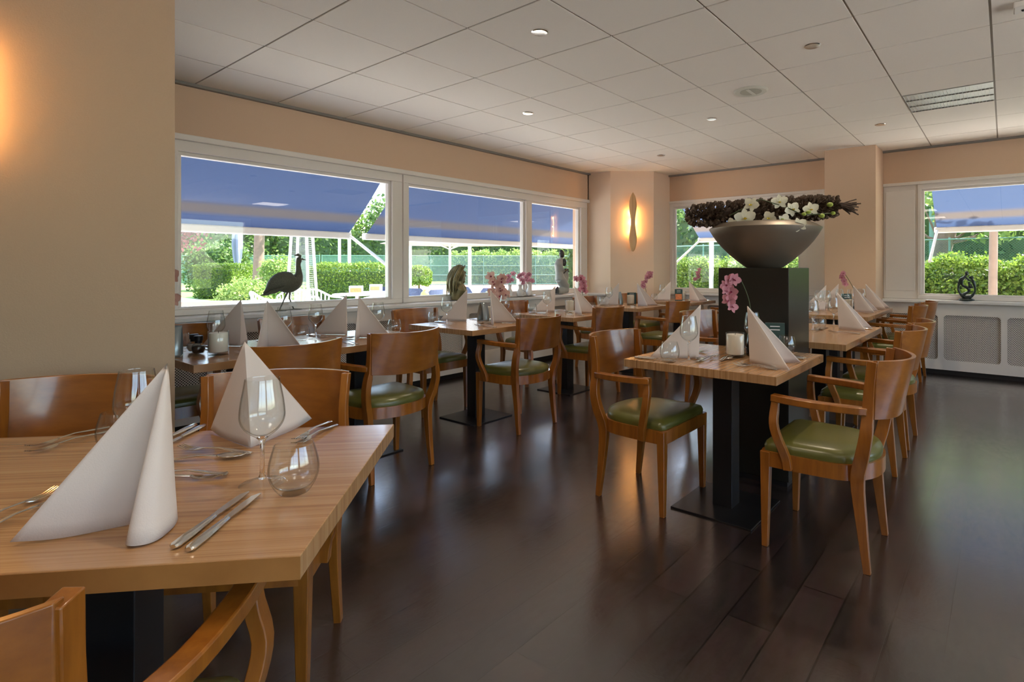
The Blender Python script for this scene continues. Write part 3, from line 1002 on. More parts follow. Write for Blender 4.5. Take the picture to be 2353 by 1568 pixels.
    for q in range(NV):
        a = q * W_; F.append((a, a + W_, S + a + W_, S + a)); a = q * W_ + NU; F.append((a + W_, a, S + a, S + a + W_))
    m.add(V, F)
    m.build('backrest', M['board'], r, smooth=True, angle=50, bevel=0.002)
    return r

CH = Proto(make_chair)
GW = 'orange brown armchairs with green seats'
N_X, P_X = PI / 2, -PI / 2       # facing -x, facing +x
chairs = [
    (-0.632, 2.62, N_X, 'nearest armchair of the right row, right of the table before the black plinth'),
    (-1.492, 2.59, P_X, 'armchair left of the table before the black plinth, curved inner back toward the viewer'),
    (-2.965, 3.10, N_X, 'armchair on the aisle side of the window table with the grey twisted card holder'),
    (-2.97, 1.935, N_X, 'armchair on the aisle side of the long pepper mill table, farther from the partition'),
    (-2.955, 1.30, N_X, 'armchair on the aisle side of the long pepper mill table, nearer the partition'),
    (-3.87, 2.99, P_X, 'armchair with its back to the window, behind the table with the grey twisted card holder'),
    (-3.87, 1.20, P_X, 'armchair with its back to the bird window, behind the pepper mill table near the partition'),
    (-3.87, 1.93, P_X, 'armchair with its back to the bird window, behind the pepper mill table\'s wine glasses'),
    (-3.155, 4.285, N_X, 'armchair on the aisle side of the third window table'),
    (-3.99, 4.33, P_X, 'armchair with its back to the window behind the third window table'),
    (-3.085, 5.53, N_X, 'armchair on the aisle side of the fourth window table below the corner wall lamp'),
    (-3.91, 5.53, P_X, 'armchair with its back to the kneeling statue, behind the fourth window table'),
    (-3.93, 6.55, P_X, 'armchair in the far corner in front of the pier with the wall lamp'),
    (-3.00, 6.78, N_X, 'armchair on the aisle side of the farthest table before the middle window'),
    (-1.80, 4.24, P_X - 0.2, 'armchair seen between the plinth and the white napkin, left of the second right table'),
    (-0.705, 3.84, N_X, 'second armchair of the right row, its back to the right'),
    (-0.712, 4.42, N_X, 'third armchair of the right row, its back to the right'),
    (-0.93, 6.29, N_X, 'fourth armchair of the right row, at the far right table'),
    (-0.905, 7.00, N_X, 'fifth armchair of the right row, nearest the radiator cover'),
    (-1.93, 6.72, P_X, 'armchair on the left side of the far right table, nearer the beige column'),
    (-1.93, 6.02, P_X, 'armchair on the left side of the far right table, hidden mostly by the plinth'),
]
for x, y, rz, lab in chairs:
    CH.put((x, y, 0), rz, lab, 'chair', GW)
# chairs of the front table (turned with it); facing (.707,-.707) or (-.707,.707)
CH.put((-1.79, 0.71, 0), -3 * PI / 4, 'armchair behind the front table, its broad back left of the aisle', 'chair', GW)
CH.put((-2.205, 0.275, 0), -3 * PI / 4, 'armchair behind the front table against the cream partition', 'chair', GW)
CH.put((-1.137, 0.14, 0), PI / 4, 'armchair at the bottom left corner, seen from behind with its right armrest', 'chair', GW)

def make_table(w, l, cols, cn='table'):
    r = empty(cn)
    MB().box(-w / 2, w / 2, -l / 2, l / 2, 0.712, 0.75).build('tabletop', M['tabletop'], r, bevel=0.0015)
    for cy in cols:
        MB().box(-0.05, 0.05, cy - 0.05, cy + 0.05, 0.008, 0.708).build('column', M['blackmetal'], r, bevel=0.002)
        MB().box(-0.205, 0.205, cy - 0.205, cy + 0.205, 0.0, 0.009).build('base_plate', M['baseplate'], r, bevel=0.002)
        MB().box(-0.20, 0.20, cy - 0.20, cy + 0.20, 0.704, 0.712).build('top_plate', M['blackmetal'], r)
    return r
T1 = Proto(lambda: make_table(0.745, 0.745, [0.0]))
GT = 'striped wood tables on black column feet'
T1.put((-1.117, 2.685, 0), 0, 'square striped wood table directly in front of the black plinth', 'table', GT)
T1.put((-3.372, 3.045, 0), 0, 'square window table carrying the grey twisted card holder', 'table', GT)
T1.put((-3.43, 4.28, 0), 0, 'third table along the left windows, below the flower tray', 'table', GT)
T1.put((-3.555, 5.60, 0), 0, 'fourth table along the left windows, below the corner wall lamp', 'table', GT)
T1.put((-3.53, 6.86, 0), 0, 'farthest table, before the middle window, with the picture menu card', 'table', GT)
T2 = Proto(lambda: make_table(0.745, 1.38, [-0.35, 0.35]))
T2.put((-3.33, 1.635, 0), 0, 'long window table by the crested bird, with pepper mill and four napkins', 'table', GT)
T2.put((-1.355, 6.295, 0), 0, 'far right table before the beige column, with four napkins', 'table', GT)
T3 = Proto(lambda: make_table(0.745, 1.2, [-0.33, 0.33]))
T3.put((-1.105, 4.12, 0), 0, 'second right table directly behind the black plinth', 'table', GT)
# front table, turned 45 degrees: local x along n, local y along a
_c = _a * (-0.317 - 0.66) + _n * (1.65 - 0.3675)
ft = tag(empty('table', (_c.x, _c.y, 0), -PI / 4), 'long striped wood table in the left foreground', 'table', GT)
MB().box(-0.3675, 0.3675, -0.66, 0.66, 0.712, 0.75).build('tabletop', M['tabletop'], ft, bevel=0.0015)
# edge bands on the long sides
MB().box(0.3675, 0.3685, -0.66, 0.66, 0.713, 0.749).build('edge_band', M['tableedge'], ft)
MB().box(-0.3685, -0.3675, -0.66, 0.66, 0.713, 0.749).build('edge_band', M['tableedge'], ft)
for cy in (0.18, -0.36):
    MB().box(-0.05, 0.05, cy - 0.05, cy + 0.05, 0.008, 0.708).build('column', M['blackmetal'], ft, bevel=0.002)
    MB().box(-0.205, 0.205, cy - 0.205, cy + 0.205, 0.0, 0.009).build('base_plate', M['baseplate'], ft, bevel=0.002)

# ================================================================== OUTSIDE
def quads(name, centers, size, mat, parent=None, flat=0.0, aspect=0.6, seed=1):
    """a mass of small leaf blades"""
    rng = np.random.default_rng(seed)
    n = len(centers)
    a = rng.normal(size=(n, 3)); a[:, 2] *= (1 - flat)
    a /= np.linalg.norm(a, axis=1)[:, None]
    b = rng.normal(size=(n, 3)); b[:, 2] *= (1 - flat)
    b -= a * (a * b).sum(1)[:, None]; b /= np.linalg.norm(b, axis=1)[:, None]
    s = (size * (0.6 + 0.8 * rng.random(n)))[:, None]
    v = np.empty((n, 4, 3))
    v[:, 0] = centers - a * s; v[:, 1] = centers + b * s * aspect
    v[:, 2] = centers + a * s; v[:, 3] = centers - b * s * aspect
    me = bpy.data.meshes.new(name)
    me.vertices.add(4 * n); me.vertices.foreach_set('co', v.reshape(-1))
    me.loops.add(4 * n); me.loops.foreach_set('vertex_index', np.arange(4 * n, dtype=np.int32))
    me.polygons.add(n)
    me.polygons.foreach_set('loop_start', np.arange(0, 4 * n, 4, dtype=np.int32))
    me.update(); me.validate()
    me.materials.append(mat)
    o = bpy.data.objects.new(name, me); COL.objects.link(o)
    if parent: o.parent = parent
    return o

def blob_pts(n, c, r, rng, shell=0.55):
    d = rng.normal(size=(n, 3)); d /= np.linalg.norm(d, axis=1)[:, None]
    k = shell + (1 - shell) * rng.random(n) ** 0.6
    return np.array(c) + d * np.array(r) * k[:, None]

def tree(x, y, h, cr, trunk_r, label, leaf, n=2600, size=0.16, lo=None, seed=1, bark='bark', nb=9, group='trees around the garden', name='tree'):
    rng = np.random.default_rng(seed)
    r = tag(empty(name, (x, y, -0.05)), label, 'tree', group)
    lo = h * 0.35 if lo is None else lo
    pts = []
    per = n // nb
    cents = []
    for k in range(nb):
        a = rng.random() * 2 * PI; q = cr * 0.6 * math.sqrt(rng.random())
        z = lo + cr * 0.4 + (h - lo - cr * 0.8) * rng.random()
        c = (q * math.cos(a), q * math.sin(a), z); cents.append(c)
        rr = cr * (0.42 + 0.3 * rng.random())
        pts.append(blob_pts(per, c, (rr, rr, rr * 0.8), rng, 0.35))
    quads('foliage', np.concatenate(pts), size, M[leaf], r, seed=seed)
    m = MB()
    m.tube([(0, 0, 0), (0.05 * cr, 0, h * 0.25), (0, 0.04 * cr, h * 0.5), (0.03 * cr, 0, h * 0.8)], [trunk_r * 1.15, trunk_r, trunk_r * 0.8, trunk_r * 0.3], 10)
    for c in cents[:5]:
        m.tube([(0, 0, lo * 0.8 + 0.1), (c[0] * 0.5, c[1] * 0.5, (lo * 0.8 + c[2]) / 2), c], [trunk_r * 0.5, trunk_r * 0.35, trunk_r * 0.12], 6)
    m.build('trunk', M[bark], r, smooth=True)
    return r

def hedge(name, cx, cy, rz, L, W, H, label, n, size=0.05, leaf='leaf', seed=3, rough=0.06, z0=0.0, cat='hedge', rounded=0.0):
    rng = np.random.default_rng(seed)
    r = tag(empty(name, (cx, cy, -0.05), rz), label, cat)
    areas = np.array([L * H, L * H, W * H, W * H, L * W]); pr = areas / areas.sum()
    side = rng.choice(5, n, p=pr)
    u = rng.random(n) - 0.5; v = rng.random(n)
    P = np.zeros((n, 3))
    P[:, 0] = np.where(side < 2, u * L, np.where(side < 4, np.where(side == 2, -L / 2, L / 2), u * L))
    P[:, 1] = np.where(side < 2, np.where(side == 0, -W / 2, W / 2), np.where(side < 4, u * W, (v - 0.5) * W))
    P[:, 2] = np.where(side < 4, z0 + v * (H - z0), H)
    if rounded:
        q = P.copy(); c = np.array([0, 0, (H + z0) / 2]); d = (q - c) / np.array([L / 2, W / 2, (H - z0) / 2])
        nn_ = np.linalg.norm(d, axis=1)[:, None]
        P = c + (q - c) * ((1 - rounded) + rounded / np.maximum(nn_, 1e-3))
    # soft lumps
    P[:, 2] += rough * np.sin(P[:, 0] * 5.1 + seed) * (P[:, 2] > H * 0.8) + rough * 0.7 * np.sin(P[:, 0] * 11.3) * (P[:, 2] > H * 0.8)
    P += rng.normal(size=(n, 3)) * rough * 0.8
    P[:, 2] = np.maximum(P[:, 2], 0.02)
    quads('foliage', P, size, M[leaf], r, seed=seed)
    if z0 > 0.2:
        MB().tube([(0, 0, 0), (0.02, 0, z0 * 0.6), (0, 0, z0 + 0.3)], [0.05, 0.04, 0.04], 8).build('stem', M['bark'], r)
    # twiggy inner body
    k = 1 - rounded * 0.35
    MB().box(-L / 2 * k + 0.1, L / 2 * k - 0.1, -W / 2 * k + 0.16, W / 2 * k - 0.16, z0 + (0.25 if rounded else 0), H - 0.2 - 0.15 * rounded).build('branches', M['leafdark'], r, bevel=0.08)
    return r

gr = struct(MB().box(-16, 30, -30, 11.0, -0.14, -0.06).build('ground_terrace', M['paving']))
struct(MB().box(-90, 60, 11.0, 90, -0.15, -0.07).build('ground_lawn', M['lawn']))
struct(MB().box(-90, -16, -30, 11.0, -0.15, -0.07).build('ground_lawn', M['lawn']))
# clay court and pale path beyond the hedges
struct(MB().add([(-15, 14.5, -0.05), (-9, 12.2, -0.05), (-6.0, 14, -0.05), (-19, 36, -0.05), (-37, 24, -0.05)], [(0, 1, 2, 3, 4)]).build('ground_court', M['court']))
struct(MB().add([(-16, -2, -0.055), (-34, -2, -0.055), (-34, 8.6, -0.055), (-24, 8.2, -0.055), (-16, 6.2, -0.055)], [(0, 1, 2, 3, 4)]).build('ground_path', M['paving']))

hedge('hedge', -26.6, 9.76, -0.68, 3.0, 1.4, 1.36, 'clipped boxy hedge on the left of the garden, below the closed parasol', 16000, 0.036, seed=11, rough=0.03)
hedge('hedge', -17.1, 10.2, 0.66, 2.7, 1.2, 1.33, 'clipped wide hedge behind the crested bird, lit yellow green on top', 16000, 0.033, seed=12, rough=0.04)
hedge('shrub', -15.2, 5.95, 0.3, 1.05, 0.8, 0.80, 'low loose yellow green shrub at the left edge of the terrace', 4200, 0.035, 'leaflight', 13, 0.08, cat='shrub', rounded=0.5)
hedge('shrub', -20.7, 9.27, 0.4, 0.95, 0.9, 1.50, 'tall pale green shrub between the tree trunk and the patio heater', 4200, 0.045, 'leaflight', 14, 0.09, cat='shrub', rounded=0.5)
hedge('shrub', -18.4, 13.6, 0.4, 0.95, 0.9, 1.32, 'round clipped lime green bush at the left of the middle window', 3000, 0.04, 'leaf', 15, 0.03, z0=0.45, cat='shrub', rounded=0.8)
hedge('hedge', -1.5, 11.95, 0.0, 9.6, 1.1, 1.34, 'long bright hedge running along the far windows', 100000, 0.030, seed=16, rough=0.06)
hedge('shrub', -3.6, 11.1, 0.0, 1.8, 0.9, 1.46, 'bright rounded shrub in front of the hedge in the middle window', 15000, 0.032, 'leaflight', 17, 0.08, cat='shrub', rounded=0.55)
hedge('shrub', -34.5, 12.2, 0.4, 3.0, 2.0, 2.4, 'loose green shrub behind the boxy hedge at the far left', 3500, 0.09, 'leafdark', 18, 0.2, cat='shrub', rounded=0.5)
hedge('hedge', -28.9, 29.9, 0.76, 9.0, 1.2, 2.3, 'pale ivy hedge growing behind the green windscreen', 13000, 0.075, 'leaflight', 19, 0.12)

# trees
tree(-23.45, 9.69, 11, 3.6, 0.18, 'big pale trunked tree left of the crested bird', 'leaflight', 2600, 0.16, lo=4.2, seed=21)
tree(-23.6, 6.9, 5.2, 1.7, 0.05, 'copper leaved tree at the left edge of the first window', 'leafred', 2600, 0.085, lo=1.75, seed=22)
k = 0
spots = [(-60, 10), (-58, 17), (-54, 22), (-52, 29), (-47, 33), (-44, 40), (-38, 41), (-35, 47), (-29, 46), (-26, 52), (-19, 46), (-15, 50), (-63, 25), (-40, 50), (-22, 40), (-9, 44)]
where = ['leftmost', 'second from the left', 'third from the left', 'fourth from the left', 'fifth from the left', 'sixth from the left', 'seventh from the left', 'eighth from the left',
         'ninth from the left', 'tenth from the left', 'eleventh from the left', 'rightmost', 'in the gap behind the leftmost ones', 'behind the seventh one', 'directly behind the kneeling statue window', 'behind the corner pier']
for (x, y), wh in zip(spots, where):
    k += 1
    tree(x, y, 9.5 + 2.5 * ((k * 37) % 5) / 5, 4.3, 0.3, 'woodland tree beyond the courts, ' + wh, ['leafdark', 'leafdark', 'leaf', 'leafdark', 'leaflight'][k % 5], 3000, 0.22, lo=0.3, seed=40 + k, nb=14, group='woodland trees beyond the courts')
fs = [(-12.5, 24, 'behind the left edge of the middle window'), (-8.2, 22, 'behind the middle window'), (-4.4, 23.5, 'behind the beige column'), (-1.0, 21.5, 'behind the pale post like trunk'), (2.2, 22.5, 'at the right edge of the right window'), (5.8, 21, 'outside the right edge'), (0.5, 26, 'in the second row of the right window'), (-6.2, 28, 'in the second row of the middle window')]
for x, y, wh in fs:
    k += 1
    tree(x, y, 8.5, 2.9, 0.25, 'dark green tree beyond the chain link fence, ' + wh, 'leafdark', 3400, 0.17, lo=0.2, seed=60 + k, nb=14, group='trees beyond the chain link fence')
for (x, y, rz, L, n, lab) in [(-54.0, 13.5, 1.45, 22, 9000, 'dense dark shrubbery beyond the left lawn'), (-45.5, 31.5, 0.85, 22, 9000, 'dense dark shrubbery beyond the courts, behind the bust'),
                           (-30.5, 42.5, 0.55, 22, 9000, 'dense dark shrubbery beyond the courts, behind the statue'), (-1.0, 16.8, 0.0, 24, 16000, 'tall dark green shrubbery right behind the chain link fence')]:
    hedge('shrubbery', x, y, rz, L, 1.6, 4.2 if y > 20 or x < -50 else 3.0, lab, n, 0.16 if y > 20 or x < -50 else 0.085, 'leafdark', int(L + x) % 50 + 70, 0.25 if y > 20 else 0.15, cat='shrubbery')
# near trunks before the right window
t_ = tag(empty('tree', (-0.15, 10.75, -0.05)), 'slim straight pale trunk standing before the hedge in the right window', 'tree')
MB().tube([(0, 0, 0), (0.0, 0, 1.0), (0.012, 0, 2.0), (0.0, 0, 3.2), (0.02, 0, 4.6)], [0.062, 0.058, 0.055, 0.05, 0.03], 12).build('trunk', M['barkpale'], t_, smooth=True)
quads('foliage', blob_pts(1600, (0, 0.2, 3.6), (1.7, 1.3, 1.2), RNG, 0.2), 0.09, M['leaflight'], t_, seed=5)
t_ = tag(empty('tree', (-1.02, 14.0, -0.05)), 'gnarled thick trunk with low twigs at the left of the right window', 'tree')
mm = MB().tube([(0, 0, 0), (0.03, 0, 0.9), (-0.03, 0, 1.6), (0.05, 0, 2.2), (0.0, 0, 3.2)], [0.2, 0.15, 0.17, 0.22, 0.12], 12)
for dx, dz in ((0.9, 0.2), (0.7, 0.5), (-0.7, 0.5), (1.3, 0.45), (-0.4, 0.9)):
    mm.tube([(0.02, 0, 1.75), (dx * 0.4, -0.1, 1.75 + dz * 0.3), (dx, -0.2, 1.8 + dz)], [0.05, 0.025, 0.008], 6)
mm.build('trunk', M['bark'], t_, smooth=True)
quads('foliage', np.concatenate([blob_pts(900, (0, 0, 3.1), (1.7, 1.2, 0.9), RNG, 0.2), blob_pts(260, (0.9, -0.2, 2.05), (0.8, 0.5, 0.3), RNG, 0.1)]), 0.07, M['leaflight'], t_, seed=6)

# fences
def fence(p0, p1, h, n, label, mat, post, rails, rad=0.03):
    p0 = Vector(p0); p1 = Vector(p1); L = (p1 - p0).length
    r = tag(empty('fence', (p0.x, p0.y, -0.06), math.atan2(p1.y - p0.y, p1.x - p0.x)), label, 'fence')
    MB().add([(0, 0, 0.05), (L, 0, 0.05), (L, 0, h), (0, 0, h)], [(0, 1, 2, 3)]).build('netting', mat, r)
    for i in range(n + 1):
        MB().tube([(L * i / n, 0.03, 0), (L * i / n, 0.03, h + 0.04)], rad, 8).build('post', post, r)
    for z in rails:
        MB().tube([(0, 0.0, z), (L, 0.0, z)], rad * 0.7, 6).build('rail', post, r)
    return r
fence((-37.0, 19.4), (-18.5, 37.0), 2.1, 7, 'green windscreen fence across the courts behind the bust and statue', M['screen'], M['greenpost'], (0.1, 0.75, 1.4, 2.1))
fence((-52, 9.0), (-37.3, 19.4), 2.1, 6, 'green fence behind the boxy hedge at the left', M['screen'], M['greenpost'], (0.1, 2.1), 0.03)
fence((-9.0, 13.6), (4.5, 13.6), 1.84, 5, 'chain link fence behind the long hedge at the far windows', M['chain'], M['greenpost'], (1.84, 1.2), 0.02)

# awnings
def awning(loc, rz, x0, x1, ytop, ztop, ybar, zbar, label, arms):
    """local x along the wall, local +y outwards"""
    r = tag(empty('awning', loc, rz), label, 'awning', 'blue awnings over the windows')
    me = bpy.data.meshes.new('canvas')
    n = 12; V = []; F = []
    for i in range(n + 1):
        t = i / n
        y = ytop + (ybar - ytop) * t; z = ztop + (zbar + 0.045 - ztop) * t - 0.03 * math.sin(PI * t)
        V += [(x0 + 0.03, y, z), (x1 - 0.03, y, z)]
    for i in range(n): F.append((2 * i, 2 * i + 1, 2 * i + 3, 2 * i + 2))
    me.from_pydata(V, [], F)
    uvl = me.uv_layers.new(name='uv')
    for p in me.polygons:
        for li in p.loop_indices:
            vi = me.loops[li].vertex_index
            uvl.data[li].uv = (vi % 2, (vi // 2) / n)
    me.materials.append(M['awning'])
    o = bpy.data.objects.new('canvas', me); COL.objects.link(o); o.parent = r
    b = MB().box(x0, x1, ybar - 0.01, ybar + 0.07, zbar - 0.03, zbar + 0.05)
    b.build('front_bar', M['alu'], r, bevel=0.015)
    MB().box(x0, x1, ytop - 0.1, ytop + 0.06, ztop - 0.02, ztop + 0.1).build('roller_box', M['alu'], r, bevel=0.02)
    for ax, side in arms:
        a = MB().tube([(ax, ybar, zbar), (ax, ybar - 0.03, zbar - 0.01), (ax, ytop + 0.02, zbar - 0.42)], 0.018, 8)
        a.build('arm', M['alu'], r, smooth=True)
    return r
# left wall: local x -> +y world, local y -> -x world
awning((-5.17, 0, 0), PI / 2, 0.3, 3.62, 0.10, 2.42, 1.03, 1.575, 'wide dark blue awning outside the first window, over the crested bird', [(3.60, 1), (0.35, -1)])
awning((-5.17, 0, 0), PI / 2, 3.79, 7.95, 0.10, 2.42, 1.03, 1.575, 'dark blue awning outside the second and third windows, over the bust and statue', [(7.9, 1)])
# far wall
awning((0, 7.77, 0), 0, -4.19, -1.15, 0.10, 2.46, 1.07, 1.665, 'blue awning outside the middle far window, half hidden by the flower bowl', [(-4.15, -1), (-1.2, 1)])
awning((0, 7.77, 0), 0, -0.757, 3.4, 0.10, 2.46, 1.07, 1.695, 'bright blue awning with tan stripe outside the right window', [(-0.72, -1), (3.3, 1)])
struct(MB().box(-5.3, -5.15, -5.2, 7.9, 2.58, 2.9).build('wall_outer', M['white']))
struct(MB().box(-5.3, 3.7, -5.3, 7.9, 2.80, 4.6).build('roof_raised_for_shade', M['white']))  # unseen upper block, raised so its shade falls on the left awnings
struct(MB().box(-5.3, 3.7, 7.75, 7.9, 2.60, 2.9).build('wall_outer', M['white']))

# garden furniture
def make_heater():
    r = empty('patio_heater')
    B, T, H = 0.195, 0.095, 2.1
    for sx, sy in ((-1, -1), (1, -1), (1, 1), (-1, 1)):
        MB().tube([(sx * B, sy * B, 0.0), (sx * T, sy * T, H)], 0.022, 8).build('frame_tube', M['alu'], r, smooth=True)
    MB().box(-B, B, -B, B, 0.0, 0.62).build('gas_housing', M['chrome'], r, bevel=0.02)
    g = MB()
    for a in range(4):
        c, s = [(1, 0), (0, 1), (-1, 0), (0, -1)][a]
        b0 = B - 0.01 - 0.16 * 0.62 / 2.1; t0 = T
        def P(u, d, z): return (c * d - s * u, s * d + c * u, z)
        g.add([P(-b0, b0, 0.64), P(b0, b0, 0.64), P(t0, t0, H), P(-t0, t0, H)], [(0, 1, 2, 3)])
    g.build('mesh_guard', M['heatmesh'], r)
    MB().tube([(0, 0, 0.62), (0, 0, H)], 0.05, 12).build('glass_tube', M['crystal'], r, smooth=True)
    MB().lathe([(0.14, H), (0.34, H + 0.03), (0.30, H + 0.1), (0.02, H + 0.22)], 4).build('hood', M['chrome'], r)
    return r
hh = make_heater(); hh.location = (-8.52, 4.16, -0.06); hh.rotation_euler = (0, 0, 0.72)
tag(hh, 'pyramid shaped patio heater with mesh sides behind the crested bird', 'patio heater')

def make_plastic_chair():
    r = empty('garden_chair')
    m = MB().box(-0.24, 0.24, -0.22, 0.24, 0.40, 0.43)
    m.build('seat', M['plasticwhite'], r, bevel=0.01)
    b = MB()
    for k in range(9):
        a = -1.15 + 2.3 * k / 8
        x = 0.27 * math.sin(a); y = -0.08 - 0.19 * math.cos(a)
        top = 0.84 - 0.13 * abs(math.sin(a)) ** 2
        b.bar([(x * 0.9, y * 0.95, 0.42), (x * 1.06, y * 1.1, top)], 0.026, 0.008, (math.cos(a), math.sin(a), 0))
    rim = []
    for k in range(17):
        a = -1.75 + 3.5 * k / 16
        rim.append((0.295 * math.sin(a), -0.09 - 0.21 * math.cos(a) + max(0, abs(a) - 1.3) * 0.3, 0.85 - 0.15 * min(1, abs(math.sin(a)) ** 2) - max(0, abs(a) - 1.3) * 0.05))
    b.tube(rim, 0.018, 6)
    b.build('slatted_back', M['plasticwhite'], r, smooth=True)
    for s in (-1, 1):
        MB().tube([(s * 0.29, 0.02, 0.69), (s * 0.29, 0.20, 0.66), (s * 0.27, 0.24, 0.5), (s * 0.27, 0.26, 0)], 0.018, 6).build('arm_leg', M['plasticwhite'], r, smooth=True)
        MB().tube([(s * 0.22, -0.18, 0.42), (s * 0.26, -0.27, 0)], 0.018, 6).build('rear_leg', M['plasticwhite'], r, smooth=True)
    return r
GC = Proto(make_plastic_chair)
gg = 'white plastic garden chairs on the terrace'
for x, y, rz, lab in [(-10.6, 5.6, 0.4, 'white plastic garden chair right beside the patio heater'), (-9.6, 6.1, 2.6, 'white plastic garden chair seen behind the third napkin tip, back to the window'),
                      (-10.2, 6.75, 1.9, 'white plastic garden chair at the right end of the first window'), (-9.9, 4.3, -0.6, 'white plastic garden chair directly behind the bird legs'),
                      (-11.4, 5.4, 1.2, 'white plastic garden chair behind the patio heater'), (-8.9, 7.1, 2.3, 'white plastic garden chair at the lower left of the middle window, next to the bust')]:
    GC.put((x, y, -0.06), rz, lab, 'garden chair', gg)

def make_gtable():
    r = empty('garden_table')
    MB().lathe([(0.0, 0.70), (0.46, 0.70), (0.475, 0.715), (0.46, 0.73), (0.0, 0.73)], 28, cap=False).build('tabletop', M['plasticwhite'], r, smooth=True)
    MB().tube([(0, 0, 0.0), (0, 0, 0.71)], 0.035, 8).build('column', M['alu'], r, smooth=True)
    MB().lathe([(0.0, 0.03), (0.24, 0.02), (0.25, 0.0)], 20).build('foot', M['alu'], r)
    return r
GTB = Proto(make_gtable)
for x, y, lab in [(-10.5, 6.25, 'round white garden table with menu box at the right of the first window'), (-11.0, 7.0, 'round white garden table in the second terrace row'),
                  (-7.55, 6.0, 'round white garden table with the lime lantern outside the middle window'), (-6.75, 6.9, 'round white garden table with the green jar right behind the flower tray'),
                  (-9.3, 3.9, 'round white garden table behind the bird')]:
    GTB.put((x, y, -0.06), 0, lab, 'garden table', 'white garden tables')

def make_wicker():
    r = empty('wicker_chair')
    m = MB().box(-0.26, 0.26, -0.24, 0.26, 0.36, 0.44); m.build('seat', M['wicker'], r, bevel=0.03)
    b = MB(); NU = 14
    V = []
    for t in (0, 1):
        for k in range(NU + 1):
            a = -1.6 + 3.2 * k / NU
            V.append((0.29 * math.sin(a), -0.05 - 0.22 * math.cos(a), 0.38 + t * (0.44 - 0.18 * min(1, max(0, abs(a) - 0.75) / 0.5))))
    b.add(V, [(k, k + 1, NU + 2 + k, NU + 1 + k) for k in range(NU)])
    b.build('woven_back', M['wicker'], r, solid=0.03)
    for sx in (-1, 1):
        for sy in (-1, 1):
            MB().tube([(sx * 0.24, sy * 0.22, 0), (sx * 0.23, sy * 0.2, 0.38)], 0.02, 6).build('leg', M['wicker'], r)
    return r
WK = Proto(make_wicker)
for x, y, rz, lab in [(-10.1, 7.5, 0.3, 'blue grey wicker chair farthest left in the middle window'), (-9.3, 7.1, 1.8, 'blue grey wicker chair left of the bust'), (-10.9, 7.9, -0.9, 'blue grey wicker chair beneath the round bush'),
                      (-9.0, 8.6, 0.8, 'blue grey wicker chair just right of the bust'), (-9.9, 8.9, -0.4, 'blue grey wicker chair in the back row right of the bust'), (-11.6, 7.4, 2.0, 'blue grey wicker chair in the back row at the first window')]:
    WK.put((x, y, -0.06), rz, lab, 'garden chair', 'wicker chairs on the terrace')

def post(x, y, h, r_, label, mat='alu', name='post'):
    o = MB().tube([(0, 0, 0), (0, 0, h)], r_, 10).build(name, M[mat], None, smooth=True)
    o.location = (x, y, -0.06)
    return tag(o, label, 'post')
post(-20.88, 11.67, 3.6, 0.055, 'white post beyond the wide hedge, left one of the pair')
post(-20.57, 11.91, 3.6, 0.065, 'white post beyond the wide hedge, right one of the pair')
post(-16.96, 12.17, 3.2, 0.05, 'white post at the left edge of the middle window')
post(-13.74, 12.13, 3.4, 0.055, 'pale lamp post right of the bust')
post(-5.01, 11.25, 1.95, 0.05, 'white post behind the awning arm in the middle far window')
post(-1.3, 14.9, 2.6, 0.07, 'teal post left of the gnarled trunk', 'greenpost')
# big parasol, open, whose post shows above the bust
pz = tag(empty('parasol', (-11.08, 9.13, -0.06)), 'open parasol with white post and struts, behind the bust', 'parasol')
MB().tube([(0, 0, 0), (0, 0, 2.3)], 0.035, 10).build('pole', M['alu'], pz, smooth=True)
for a in range(8):
    c, s = math.cos(a * PI / 4), math.sin(a * PI / 4)
    MB().tube([(0, 0, 1.72), (c * 0.75, s * 0.75, 2.02)], 0.012, 5).build('strut', M['alu'], pz)
MB().lathe([(1.7, 1.86), (0.9, 2.06), (0.02, 2.35)], 8, cap=False).build('canopy', simple('taupe parasol cloth', srgb(150, 136, 130), 0.9), pz, solid=0.01)
# closed parasol
pz = tag(empty('parasol', (-28.8, 11.0, -0.06)), 'closed faded blue parasol standing behind the boxy hedge', 'parasol')
MB().tube([(0, 0, 0), (0, 0, 3.3)], 0.03, 8).build('pole', M['alu'], pz, smooth=True)
cm = MB(); NV = 24
prof = [(0.10, 0.98), (0.17, 1.15), (0.13, 1.35), (0.22, 1.8), (0.27, 2.3), (0.26, 2.8), (0.12, 3.15), (0.02, 3.25)]
for i, (r_, z) in enumerate(prof):
    for q in range(NV):
        a = 2 * PI * q / NV
        rr = r_ * 0.78 * (1 + 0.22 * math.cos(6 * a + i * 0.3))
        cm.v.append((rr * math.cos(a), rr * math.sin(a), z))
for i in range(len(prof) - 1):
    for q in range(NV):
        q2 = (q + 1) % NV
        cm.f.append((i * NV + q, i * NV + q2, (i + 1) * NV + q2, (i + 1) * NV + q))
cm.build('folded_cloth', M['parasolblue'], pz, smooth=True)

bw = MB().box(0, 2.6, -0.1, 0.1, 0, 0.5).build('garden_wall', M['brick'], bevel=0.01)
bw.location = (-14.9, 4.2, -0.06); bw.rotation_euler = (0, 0, 0.9)
tag(bw, 'low reddish garden wall at the bottom left of the first window', 'garden wall')
bn = tag(empty('ashtray_bin', (-5.95, 6.28, -0.06)), 'cylindrical steel bin outside, behind the white vases', 'bin')
MB().lathe([(0.06, 0), (0.06, 1.08), (0.05, 1.09)], 20).build('body', M['chrome'], bn, smooth=True)
MB().lathe([(0.062, 1.09), (0.068, 1.10), (0.068, 1.14), (0.0, 1.15)], 20).build('lid', M['chrome'], bn, smooth=True)

